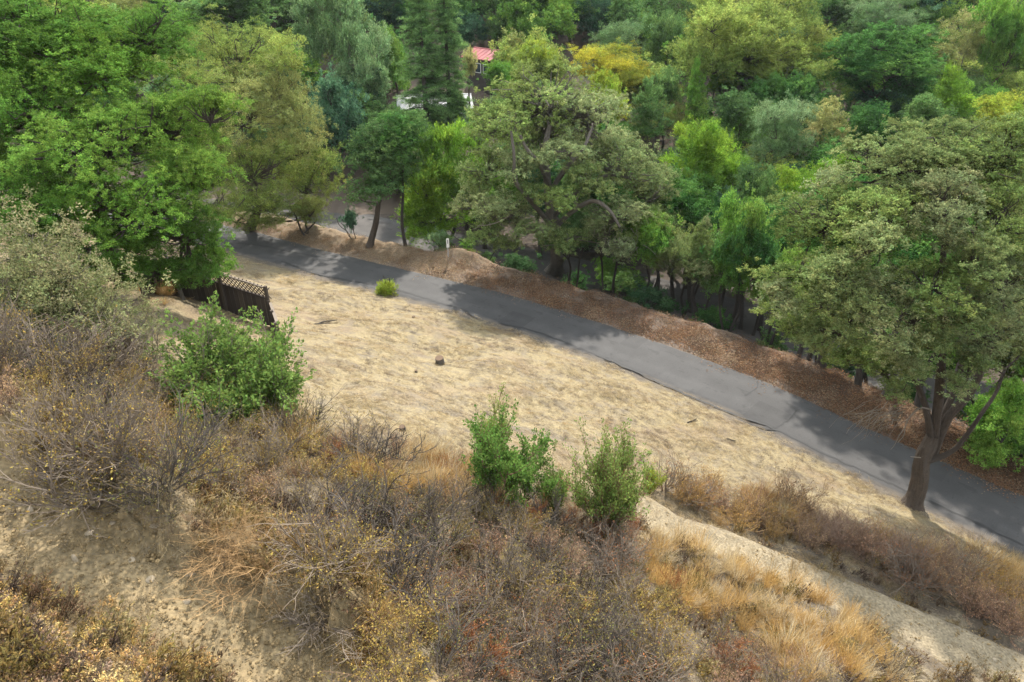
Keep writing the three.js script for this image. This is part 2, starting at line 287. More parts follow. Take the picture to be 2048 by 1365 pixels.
// clusters: several sprays gathered round a twig end, in a few shapes for each leaf kind
function cluster(sprays, seed, n, spread, layer) {
  const r = rng(seed), gs = [];
  for (let i = 0; i < n; i++) {
    const g = sprays[i % sprays.length].clone(), s = 0.7 + 0.6 * r(), j = 0.82 + 0.36 * r(), m = new THREE.Matrix4(), p = V(gauss(r) * spread, gauss(r) * spread * layer, gauss(r) * spread);
    m.compose(p, new THREE.Quaternion().setFromEuler(new THREE.Euler((r() - 0.5) * 1.2 + p.z * 0.9, r() * 6.283, (r() - 0.5) * 1.2 - p.x * 0.9)), V(s, s, s)); g.applyMatrix4(m);
    const c = g.attributes.color; for (let k = 0; k < c.count * 3; k++) c.array[k] *= j; gs.push(g);
  }
  return mergeGeometries(gs);
}
const CLUSTERS = Object.fromEntries(Object.entries(SPRAYS).map(([kind, sp]) => [kind, [1, 2, 3, 4, 5, 6].map((s) => cluster(sp, s * 31 + kind.length, s % 2 ? 6 : 8, kind === 'feather' ? 0.38 : 0.48, kind === 'feather' ? 0.9 : 0.55))]));
const LOOSE = Object.fromEntries(['feather', 'fine', 'broad'].map((kind) => [kind, [1, 2, 3, 4, 5].map((s) => cluster(SPRAYS[kind], s * 57 + kind.length, 4, 0.5, 1.1))]));
// whole boughs: a shell of clusters on a ball of radius 1, with n clusters; a crown is put together from these
const BOUGH = new Map(), STEPS = [12, 22, 40, 72, 130, 230];
function bough(kind, n, v) {
  const key = kind + n + '_' + v; if (BOUGH.has(key)) return BOUGH.get(key);
  const r = rng(n * 7 + v * 131 + kind.length * 17), set = CLUSTERS[kind], k = Math.sqrt(10.06 / n) / 0.9, at = [], N = [], C = [], P = [];
  const m = new THREE.Matrix4(), nm = new THREE.Matrix3(), q = new THREE.Quaternion(), q2 = new THREE.Quaternion(), e = new THREE.Euler(), t = V();
  const tips = Array.from({ length: Math.max(5, Math.round(n / 6)) }, () => { const d = randDir(r); if (d.y < -0.3 && r() < 0.65) d.y = -d.y * 0.6; return { d: d.normalize(), L: 0.62 + 0.62 * r(), j: 0.82 + 0.36 * r() }; });
  for (let i = 0; i < n; i++) {
    const tip = tips[i % tips.length], d = tip.d, u = 0.35 + 0.7 * Math.sqrt(r()), p = d.clone().multiplyScalar(tip.L * u).add(V(gauss(r) * 0.17, gauss(r) * 0.11, gauss(r) * 0.17));
    const s = k * (1.15 - 0.45 * u) * (0.75 + 0.5 * r()), g = set[Math.floor(r() * set.length)], j = tip.j * (0.86 + 0.28 * r()), w = 0.9 + 0.18 * r();
    at.push(p);
    q.setFromEuler(e.set((r() - 0.5) * 0.7, r() * 6.283, (r() - 0.5) * 0.7)).premultiply(q2.setFromUnitVectors(V(0, 1, 0), V(d.x * 0.7, 1, d.z * 0.7).normalize()));
    m.compose(p, q, V(s, s, s)); nm.getNormalMatrix(m);
    const gp = g.attributes.position, gn = g.attributes.normal, gc = g.attributes.color;
    for (let o = 0; o < gp.count; o++) { t.fromBufferAttribute(gp, o).applyMatrix4(m); P.push(t.x, t.y, t.z); t.fromBufferAttribute(gn, o).applyMatrix3(nm).normalize(); N.push(t.x, t.y, t.z); C.push(gc.getX(o) * j * w, gc.getY(o) * j, gc.getZ(o) * j); }
  }
  const g = new THREE.BufferGeometry(); g.setAttribute('position', new THREE.Float32BufferAttribute(P, 3)); g.setAttribute('normal', new THREE.Float32BufferAttribute(N, 3)); g.setAttribute('color', new THREE.Float32BufferAttribute(C, 3));
  const out = { g, at }; BOUGH.set(key, out); return out;
}
const leafMat = (t = 0.42) => new THREE.MeshPhysicalMaterial({ vertexColors: true, side: THREE.DoubleSide, roughness: 1, transmission: t, thickness: 0, specularIntensity: 0 });
const LEAF = leafMat(0.48), LEAF_DULL = leafMat(0.42);
const bark = (r, g, b) => new THREE.MeshStandardMaterial({ color: new THREE.Color().setRGB(r * 2, g * 2, b * 2), map: barkMap, bumpMap: barkBump, bumpScale: 0.12, roughness: 0.95 });
const BARK = { grey: bark(0.17, 0.155, 0.135), brown: bark(0.085, 0.066, 0.05), dark: bark(0.06, 0.05, 0.042), pale: bark(0.33, 0.30, 0.255), red: bark(0.15, 0.075, 0.045) };

function tube(pts, r0, r1, sides = 6, seg = 5, flare = 0) {
  const c = new THREE.CatmullRomCurve3(pts), n = Math.max(2, seg), pos = [], uv = [], idx = [];
  const up = V(0.31, 0.2, 0.93); let len = c.getLength();
  for (let i = 0; i <= n; i++) {
    const t = i / n, p = c.getPoint(t), tg = c.getTangent(t).normalize(), u = V().crossVectors(tg, up).normalize(), v = V().crossVectors(tg, u);
    let r = lerp(r0, r1, t); if (flare) r *= 1 + flare * Math.pow(Math.max(0, 1 - t * 5), 2);
    for (let k = 0; k <= sides; k++) { const a = (k / sides) * 6.2831853, rr = r * (1 + (sides > 12 ? 0.16 * n1(Math.cos(a) * 2.2 + 7, Math.sin(a) * 2.2 + t * 1.6) + 0.07 * n2(Math.cos(a) * 5, Math.sin(a) * 5 + t * 5) : 0) + (sides > 6 ? 0.09 * Math.sin(a * 3 + t * 4) + 0.05 * Math.sin(a * 5 - t * 9) : 0)); pos.push(p.x + (u.x * Math.cos(a) + v.x * Math.sin(a)) * rr, p.y + (u.y * Math.cos(a) + v.y * Math.sin(a)) * rr, p.z + (u.z * Math.cos(a) + v.z * Math.sin(a)) * rr); uv.push((k / sides) * Math.max(1, Math.round(r0 * 3)), t * len * 0.5); }
  }
  for (let i = 0; i < n; i++) for (let k = 0; k < sides; k++) { const o = i * (sides + 1) + k; idx.push(o, o + 1, o + sides + 1, o + 1, o + sides + 2, o + sides + 1); }
  const g = new THREE.BufferGeometry(); g.setAttribute('position', new THREE.Float32BufferAttribute(pos, 3)); g.setAttribute('uv', new THREE.Float32BufferAttribute(uv, 2)); g.setIndex(idx); g.computeVertexNormals(); return g;
}
const bend = (a, b, r, k) => { const L = a.distanceTo(b), m1 = a.clone().lerp(b, 0.35).addScaledVector(randDir(r), L * k), m2 = a.clone().lerp(b, 0.7).addScaledVector(randDir(r), L * k); return [a, m1, m2, b]; };

const M4 = new THREE.Matrix4(), Q = new THREE.Quaternion(), E3 = new THREE.Euler(), S3 = V(), COL = new THREE.Color();
function scatter(name, geos, mat, items, parent, stuff = true) {    // items: {p, q, s, c}; one InstancedMesh for each shape in geos
  return geos.map((g, gi) => {
    const mine = items.filter((_, i) => i % geos.length === gi); if (!mine.length) return null;
    const im = new THREE.InstancedMesh(g, mat, mine.length); im.name = name;
    mine.forEach((it, i) => { S3.set(it.s * (it.sx ?? 1), it.s * (it.sy ?? 1), it.s * (it.sz ?? it.sx ?? 1)); im.setMatrixAt(i, M4.compose(it.p, it.q, S3)); im.setColorAt(i, COL.setRGB(it.c[0], it.c[1], it.c[2])); });
    im.castShadow = im.receiveShadow = true; if (stuff) im.userData.kind = 'stuff'; parent.add(im); return im;
  });
}
// one tree: lobes are {c: centre in the world, r: [rx, ry, rz]}; pal: leaf colours that its clusters draw from
function tree(o) {
  const r = rng(o.seed), base = o.base, g = thing(o.name, o.label, o.category ?? 'tree', base, o.group);
  const loc = (v) => v.clone().sub(base), k = o.k ?? 1, items = [], limbs = [], boughs = new Map();
  const cen = V(); let wsum = 0; o.lobes.forEach((l) => { const w = l.r[0] * l.r[1]; cen.addScaledVector(l.c, w); wsum += w; }); cen.multiplyScalar(1 / wsum);
  const lowest = Math.min(...o.lobes.map((l) => l.c.y - l.r[1] * 0.6));
  const fork = o.fork ? o.fork.clone() : base.clone().lerp(V(cen.x, Math.max(base.y + 1.2, lowest + (cen.y - lowest) * 0.35), cen.z), 0.8);
  const tr = o.trunk ?? 0.25, sides = o.hero ? 24 : 8;
  const stems = o.stems ?? 1;
  for (let s = 0; s < stems; s++) {
    const foot = V(0, -0.25, 0); if (s) foot.add(V((r() - 0.5) * 1.1 * k, 0, (r() - 0.5) * 1.1 * k));
    const head = loc(fork); if (s) head.add(V((r() - 0.5) * 3 * k, (r() - 0.2) * 1.2, (r() - 0.5) * 2 * k));
    limbs.push(tube(bend(foot, head, r, o.hero ? 0.035 : 0.07), tr * (s ? 0.7 : 1), tr * 0.62, sides, o.hero ? 22 : 7, o.hero ? 0.6 : 0.35));
  }
  const spacing = (o.spacing ?? 0.95) * k, nodes = [];
  { const f0 = loc(fork); for (const t of [0.72, 0.86, 1]) nodes.push({ p: f0.clone().multiplyScalar(t), r: tr * lerp(1, 0.62, t) }); }
  (o.limbs ?? []).forEach(([f, r0, list]) => { const pts = list.map((q) => loc(at(q[0], q[1], f + (q[2] ?? 0)))), cv = new THREE.CatmullRomCurve3(pts); limbs.push(tube(pts, r0, r0 * 0.4, 14, 18)); for (const t of [0.3, 0.5, 0.7, 0.85, 1]) nodes.push({ p: cv.getPoint(t), r: r0 * lerp(1, 0.4, t) }); });
  const order = o.lobes.map((l, i) => i).sort((a, b) => o.lobes[a].c.distanceTo(fork) - o.lobes[b].c.distanceTo(fork));
  order.forEach((li) => { const l = o.lobes[li];
    const lc = loc(l.c), lr = clamp(tr * 0.5 * Math.sqrt((l.r[0] * l.r[1]) / (o.lobes[0].r[0] * o.lobes[0].r[1])), 0.04, tr * 0.6);
    const hub = lc.clone(); hub.y -= l.r[1] * 0.25;
    let node = nodes[0], best = 1e9; for (const q of nodes) { const c = q.p.distanceTo(hub) + 0.3 * q.p.distanceTo(loc(fork)) + (q.p.y > hub.y + 0.5 ? 0.8 : 0); if (c < best) { best = c; node = q; } }
    const L0 = Math.min(node.r * 0.82, Math.max(lr, 0.035 * node.p.distanceTo(hub))), path = bend(node.p, hub, r, 0.13);
    limbs.push(tube(path, L0, L0 * 0.42, o.hero ? 8 : 5, o.hero ? 10 : 5));
    { const cv = new THREE.CatmullRomCurve3(path); for (const t of [0.35, 0.65, 1]) nodes.push({ p: cv.getPoint(t), r: L0 * lerp(1, 0.42, t) }); }
    const area = 12.57 * Math.pow((Math.pow(l.r[0] * l.r[1], 1.6) + Math.pow(l.r[0] * l.r[2], 1.6) + Math.pow(l.r[1] * l.r[2], 1.6)) / 3, 1 / 1.6);
    const nc = Math.max(5, (area / (spacing * spacing)) * 0.86);
    if (o.loose) {
      for (let ci = 0; ci < nc; ci++) {
        const d = randDir(r); if (d.y < -0.35 && r() < 0.7) d.y = -d.y * 0.6;
        const rad = 0.5 + 0.6 * Math.sqrt(r()), cc = V(lc.x + d.x * l.r[0] * rad, Math.max(0.15 * k, lc.y + d.y * l.r[1] * rad), lc.z + d.z * l.r[2] * rad);
        const pc = o.pal[Math.floor(r() * o.pal.length)], tint = 0.75 + 0.5 * r();
        if (r() < (o.twigs ?? 0.55)) limbs.push(tube(bend(hub, cc, r, 0.14), lr * 0.3, 0.012 * k, 4, 4));
        E3.set((r() - 0.5) * 0.9, r() * 6.283, (r() - 0.5) * 0.9); const q = new THREE.Quaternion().setFromEuler(E3).premultiply(Q.setFromUnitVectors(V(0, 1, 0), V(d.x * 0.7, 1, d.z * 0.7).normalize()));
        items.push({ p: cc, q, s: k * (0.6 + 0.8 * r()), c: pc.map((v) => v * tint) });
      }
    } else {
      let n = STEPS[0]; for (const s of STEPS) if (Math.abs(Math.log(nc / s)) < Math.abs(Math.log(nc / n))) n = s;
      const v = n > 200 ? 0 : Math.floor(r() * 2), { g: bg, at: ends } = bough(o.leaf ?? 'oak', n, v), pc = o.pal[Math.floor(r() * o.pal.length)], tint = 0.86 + 0.28 * r();
      const m = new THREE.Matrix4().makeTranslation(lc.x, lc.y, lc.z).multiply(new THREE.Matrix4().makeScale(l.r[0], l.r[1], l.r[2])).multiply(new THREE.Matrix4().makeRotationY(r() * 6.283));
      const key = bg.uuid; if (!boughs.has(key)) boughs.set(key, { g: bg, list: [] }); boughs.get(key).list.push({ m, c: pc.map((x) => x * tint) });
      for (const e of ends) if (r() < (o.twigs ?? 0.55)) limbs.push(tube(bend(hub, e.clone().applyMatrix4(m), r, 0.14), lr * 0.3, 0.012 * k, 4, 3));
    }
  });
  part('trunk', mergeGeometries(limbs), o.bark ?? BARK.brown, g);
  if (o.dead) { const { limbs: dl = [], twigs: dt = [] } = o.dead(r, loc); dl.forEach((q) => part('dead_branch', q, BARK.pale, g, 'pale leafless dead branch')); if (dt.length) part('dead_twigs', mergeGeometries(dt), BARK.pale, g, 'pale leafless dead twigs').userData.kind = 'stuff'; }
  if (items.length) scatter('crown', LOOSE[o.leaf ?? 'fine'], o.mat ?? LEAF, items, g);
  for (const { g: bg, list } of boughs.values()) {
    const im = new THREE.InstancedMesh(bg, o.mat ?? LEAF, list.length); im.name = 'crown'; im.userData.kind = 'stuff'; im.castShadow = im.receiveShadow = true;
    list.forEach((b, i) => { im.setMatrixAt(i, b.m); im.setColorAt(i, COL.setRGB(b.c[0], b.c[1], b.c[2])); }); g.add(im);
  }
  return g;
}
// lobes from photograph ellipses at a distance f: [px, py, rx, ry, extra distance]
const lobesAt = (f, list) => list.map(([px, py, rx, ry, df = 0, low]) => { const c = at(px, py, f + df), m = pxSize(px, py, f + df); return { c, r: [rx * m, ry * m * 1.04, rx * m], low }; });
// a rounded crown broken into lobes
function domeLobes(px, py, rx, ry, f, n, r) {
  const out = [[px + (r() - 0.5) * rx * 0.2, py + ry * 0.12, rx * 0.56, ry * 0.56, 0]], m = pxSize(px, py, f);
  for (let i = 0; i < n; i++) { const a = (i / n) * 6.283 + r() * 0.9, up = (i * 0.618 + r() * 0.3) % 1, q = 0.45 + 0.42 * r(), s = 0.26 + 0.22 * r(); out.push([px + Math.cos(a) * rx * q * (1 - 0.35 * up), py - (up - 0.4) * ry * 1.35, rx * s, ry * s * (0.85 + 0.4 * r()), -Math.sin(a) * rx * m * q]); }
  return lobesAt(f, out);
}
function coneLobes(px, py, rx, ry, f) { const out = []; for (let i = 0; i < 6; i++) { const t = i / 5, w = rx * (0.9 - 0.62 * t) * (i === 0 ? 0.8 : 1); out.push([px + (i % 2 ? 1 : -1) * rx * 0.12 * (1 - t), py + ry * (0.72 - 1.42 * t), w, ry * 0.3, (i % 3 - 1) * 0.4]); } return lobesAt(f, out); }
const footUnder = (px, py, f) => { const c = at(px, py, f); return V(c.x, H(c.x, f), -f); };
const G = (r, g, b) => [r, g, b];
const PAL = {
  fresh: [G(0.123, 0.240, 0.039), G(0.146, 0.269, 0.045), G(0.099, 0.205, 0.039), G(0.175, 0.281, 0.055)],
  left: [G(0.108, 0.205, 0.037), G(0.129, 0.234, 0.039), G(0.146, 0.246, 0.045), G(0.099, 0.187, 0.037), G(0.158, 0.257, 0.047)],
  olive: [G(0.205, 0.26, 0.064), G(0.24, 0.29, 0.07), G(0.185, 0.24, 0.058), G(0.25, 0.27, 0.09)],
  oak: [G(0.205, 0.255, 0.10), G(0.24, 0.285, 0.125), G(0.18, 0.235, 0.08), G(0.26, 0.30, 0.15), G(0.19, 0.25, 0.075)],
  roak: [G(0.175, 0.215, 0.08), G(0.205, 0.245, 0.098), G(0.15, 0.195, 0.068), G(0.23, 0.26, 0.118), G(0.17, 0.225, 0.066)],
  lime: [G(0.181, 0.298, 0.034), G(0.152, 0.269, 0.034), G(0.216, 0.316, 0.039), G(0.129, 0.234, 0.037)],
  yellow: [G(0.42, 0.385, 0.045), G(0.37, 0.36, 0.05), G(0.29, 0.32, 0.055), G(0.45, 0.39, 0.045)],
  yelgreen: [G(0.275, 0.333, 0.045), G(0.216, 0.298, 0.042), G(0.322, 0.351, 0.052)],
  grey: [G(0.15, 0.24, 0.10), G(0.18, 0.265, 0.12), G(0.13, 0.215, 0.085)],
  teal: [G(0.058, 0.123, 0.068), G(0.076, 0.152, 0.079), G(0.049, 0.105, 0.060)],
  dark: [G(0.049, 0.099, 0.045), G(0.064, 0.123, 0.047), G(0.040, 0.082, 0.039)],
  deep: [G(0.058, 0.138, 0.039), G(0.073, 0.164, 0.042), G(0.094, 0.193, 0.045)],
  mid: [G(0.094, 0.170, 0.052), G(0.117, 0.199, 0.060), G(0.082, 0.146, 0.050)],
  beige: [G(0.304, 0.310, 0.111), G(0.257, 0.281, 0.098), G(0.351, 0.333, 0.138)],
  sage: [G(0.222, 0.240, 0.105), G(0.257, 0.263, 0.124), G(0.181, 0.205, 0.085), G(0.275, 0.257, 0.138)],
};

// ---------------------------------------------------------------- the trees that can be told apart
const rT = rng(77);
tree({ name: 'oak_tree', label: 'broad pale green oak standing beyond the road with thick grey limbs showing through', seed: 101, base: ground(1110, 543), trunk: 0.6, hero: true, bark: BARK.grey, pal: PAL.oak, leaf: 'oak', mat: LEAF_DULL, k: 0.85, spacing: 0.9,
  fork: at(1100, 430, 44.9), twigs: 0.75,
  limbs: [[44.6, 0.34, [[1106, 470], [1098, 400], [1094, 350], [1090, 300], [1100, 250, 0.5]]], [44.4, 0.18, [[1098, 372], [1080, 330, -1.2], [1052, 296, -2.2], [1040, 270, -2.2]]], [44.2, 0.17, [[1102, 450], [1060, 400, -1.4], [1030, 360, -2.4], [1028, 310, -2.6], [1022, 262, -2]]], [44.2, 0.18, [[1106, 460], [1150, 420, -1.8], [1190, 402, -3], [1218, 420, -3.6], [1240, 455, -3.8]]], [44.6, 0.19, [[1098, 390], [1130, 340, -1.5], [1165, 300, -1.5], [1185, 255, -0.5]]], [44.6, 0.17, [[1102, 440], [1160, 380, -0.4], [1220, 350, -0.6], [1270, 360, -0.4]]]],
  lobes: lobesAt(45.5, [[1085, 205, 88, 62, 1], [1005, 255, 72, 58, -1.5], [1170, 235, 80, 66, 0.5], [975, 345, 52, 50, 0], [1030, 335, 46, 36, -2.8], [1140, 300, 56, 38, -2.5], [1235, 330, 70, 55, -1], [1300, 385, 58, 55, 0], [1235, 430, 62, 36, -3], [1010, 425, 62, 42, -2.5], [1080, 455, 46, 30, -3.5], [1290, 460, 52, 45, -2], [1215, 480, 60, 36, -2.5], [1140, 470, 45, 36, -3], [975, 440, 36, 22, -1], [1080, 260, 70, 60, 3.5], [1200, 310, 80, 70, 3.5], [985, 475, 46, 30, -1.5], [948, 405, 36, 38, 0], [1325, 440, 42, 42, -0.5], [1330, 490, 34, 26, -1.2], [1130, 385, 48, 34, -3.2], [1060, 395, 44, 30, -3.4], [1180, 360, 50, 34, -3]]),
  dead: (r, loc) => { const limbs = [], out = [], a = loc(at(1020, 430, 42.5)), b = loc(at(955, 452, 41.8)); limbs.push(tube(bend(a, b, r, 0.09), 0.05, 0.02, 5, 7)); for (let i = 0; i < 4; i++) { const p = a.clone().lerp(b, 0.5 + 0.15 * i); out.push(tube(bend(p, p.clone().add(V((r() - 0.8) * 0.8, r() * 0.6 - 0.3, r() * 0.4)), r, 0.1), 0.022, 0.008, 4, 4)); }
    for (let i = 0; i < 26; i++) { const p = loc(at(1190 + 100 * r(), 450 + 45 * r(), 42 - r())); out.push(tube(bend(p, p.clone().add(V(gauss(r) * 0.5, -0.9 * r() - 0.2, gauss(r) * 0.4)), r, 0.12), 0.016, 0.006, 4, 4)); } return { limbs, twigs: out }; } });

tree({ name: 'oak_tree', label: 'large spreading oak leaning over the road edge with its thick forked trunk in full view', seed: 102, base: ground(1826, 1012), trunk: 0.37, hero: true, bark: BARK.brown, pal: PAL.roak, leaf: 'oak', mat: LEAF_DULL, k: 0.62, spacing: 0.86, twigs: 0.75,
  fork: at(1866, 872, 21.4),
  limbs: [[21.5, 0.21, [[1860, 915], [1872, 850], [1882, 760], [1886, 680, -0.3], [1880, 590, -0.5], [1890, 480]]], [21.5, 0.2, [[1866, 905], [1896, 838], [1940, 788], [1968, 730], [1992, 660, 0.4], [2010, 560, 0.6]]], [21.5, 0.14, [[1862, 900], [1858, 840], [1840, 780, 0.4], [1812, 730, 0.8], [1762, 660, 0.8], [1690, 590, 0.4]]], [21.7, 0.15, [[1868, 895], [1890, 830, 0.4], [1918, 760, 0.9], [1930, 690, 1.3], [1934, 600, 1.6], [1950, 470, 2]]], [21.2, 0.12, [[1858, 922], [1890, 912], [1915, 895], [1938, 866], [1965, 826], [1990, 790, 0.3], [2010, 740, 0.6]]]],
  lobes: lobesAt(22, [[1900, 300, 120, 70, 2], [1790, 330, 95, 62, 1], [2010, 320, 100, 80, 1], [1660, 440, 92, 62, 0.5], [1760, 450, 80, 62, -1.5], [1880, 420, 90, 70, -1.5], [1990, 450, 90, 75, -1], [1600, 540, 72, 52, 0], [1690, 560, 80, 55, -2], [1590, 630, 60, 40, 0.5], [1680, 660, 70, 42, -1.5], [1770, 600, 75, 60, -2.5], [1870, 560, 80, 62, -3], [1990, 580, 85, 70, -2], [1800, 690, 55, 42, -1.6], [1975, 670, 75, 48, -0.6], [1730, 730, 50, 34, -0.5], [1868, 690, 58, 40, -2.2], [1775, 745, 46, 30, -1.2], [1940, 742, 46, 32, -1.6], [1560, 600, 50, 34, -0.6], [1640, 610, 50, 36, -2], [1700, 640, 56, 40, -2.6], [1620, 690, 46, 28, -0.6], [1690, 720, 52, 30, -1.4], [1840, 745, 44, 26, -1.8], [1905, 770, 36, 22, -1.2], [1580, 660, 44, 28, -0.2], [1790, 780, 30, 18, -0.8], [1830, 640, 60, 44, -3.2], [1900, 640, 60, 44, -3], [1730, 500, 60, 46, -2.8], [1950, 520, 66, 50, -2.8], [2080, 480, 110, 100, 1], [2080, 660, 90, 80, 1], [1850, 380, 130, 90, 4]]),
  dead: (r, loc) => { const out = [], limbs = [];
    const limb = (list, f, r0, r1) => limbs.push(tube(list.map((p) => loc(at(p[0], p[1], f))), r0, r1, 7, 12));
    for (let i = 0; i < 34; i++) { const p = loc(at(1730 + 90 * r(), 800 + 40 * r(), 21.2 + r())); out.push(tube(bend(p, p.clone().add(V(-0.3 - 0.9 * r(), -0.2 - 0.9 * r(), gauss(r) * 0.4)), r, 0.1), 0.014, 0.005, 4, 4)); }
    limb([[1862, 820], [1842, 816], [1824, 830], [1812, 850], [1808, 872], [1796, 886]], 21.2, 0.035, 0.012);
    limb([[1812, 855], [1800, 870], [1790, 890], [1782, 900]], 21.2, 0.02, 0.008);
    limb([[1842, 916], [1830, 915], [1822, 914]], 21.0, 0.025, 0.015);
    return { limbs, twigs: out }; } });

tree({ name: 'live_oak_tree', label: 'huge bright green tree filling the upper corner above the lattice fence', seed: 103, base: footUnder(215, 420, 27), trunk: 0.45, hero: true, bark: BARK.brown, pal: PAL.left, leaf: 'broad', k: 0.6, spacing: 0.72, twigs: 0.4,
  lobes: lobesAt(27, [[190, 130, 150, 95, 3], [290, 85, 95, 70, 4], [60, 220, 130, 110, 1], [320, 260, 105, 80, 1], [200, 300, 130, 95, -1.5], [418, 232, 58, 52, 0], [80, 400, 130, 95, -2], [260, 410, 120, 90, -2.5], [390, 360, 80, 70, -1], [370, 465, 80, 66, -1.6], [255, 490, 80, 50, -2.4], [110, 480, 100, 60, -2.6], [425, 525, 45, 40, -1.2], [315, 545, 70, 34, -2.2], [405, 552, 50, 30, -1.8], [205, 555, 75, 36, -2.6], [-60, 350, 140, 150, 0], [-70, 130, 140, 110, 2], [60, 60, 150, 90, 4]]) });

tree({ name: 'oak_tree', label: 'rounded yellowish olive oak whose crown hangs over the bend of the road', seed: 104, base: footUnder(490, 430, 53), trunk: 0.42, hero: true, bark: BARK.brown, pal: PAL.olive, leaf: 'fine', mat: LEAF_DULL, k: 1.15, spacing: 0.85, twigs: 0.3,
  lobes: lobesAt(52, [[470, 130, 105, 75, 1], [390, 150, 80, 70, 2], [550, 190, 70, 75, 0], [480, 230, 100, 80, -2], [590, 300, 68, 75, 0], [500, 340, 95, 80, -3], [610, 370, 58, 70, 0], [540, 410, 80, 48, -2], [430, 420, 70, 40, -2], [420, 300, 100, 90, 1], [565, 436, 62, 28, -1], [470, 440, 56, 26, -1.5], [618, 428, 32, 28, -0.5], [640, 340, 36, 48, 0], [560, 120, 56, 50, 0.5], [600, 230, 48, 55, -0.5]]) });
tree({ name: 'small_tree', label: 'small pale leafy tree with bare lower trunk beneath the olive oak', seed: 105, base: ground(612, 470), trunk: 0.1, bark: BARK.dark, pal: PAL.olive, leaf: 'oak', k: 0.8, spacing: 0.8, stems: 3, lobes: lobesAt(52.5, [[612, 432, 24, 20], [628, 418, 16, 14, 0.3], [596, 424, 18, 15, -0.3]]) });

tree({ name: 'oak_tree', label: 'dark green oak with leaning bare trunk between the road and the lower street', seed: 106, base: ground(737, 494), trunk: 0.26, hero: true, bark: BARK.brown, pal: PAL.mid, leaf: 'oak', k: 1.1, spacing: 1.0, fork: at(757, 408, 49.6),
  lobes: lobesAt(50.5, [[770, 290, 65, 42, 1], [735, 330, 48, 42, 0], [815, 310, 45, 45, 0.5], [770, 360, 62, 40, -1], [715, 385, 38, 22, 0], [830, 265, 42, 32, 2]]) });
tree({ name: 'lime_green_tree', label: 'dense cone shaped lime green tree beside the white road marker', seed: 107, base: footUnder(885, 450, 53.5), trunk: 0.2, bark: BARK.dark, pal: PAL.lime, leaf: 'feather', k: 1.05, spacing: 0.85, stems: 3, lobes: lobesAt(52.5, [[885, 430, 72, 48], [850, 385, 46, 50, -1.2], [915, 385, 58, 55, 0], [878, 335, 50, 52, -0.5], [925, 320, 45, 60, 1], [898, 290, 30, 34, 0.5], [838, 440, 36, 36, -0.8], [865, 470, 50, 26, -1]]) });

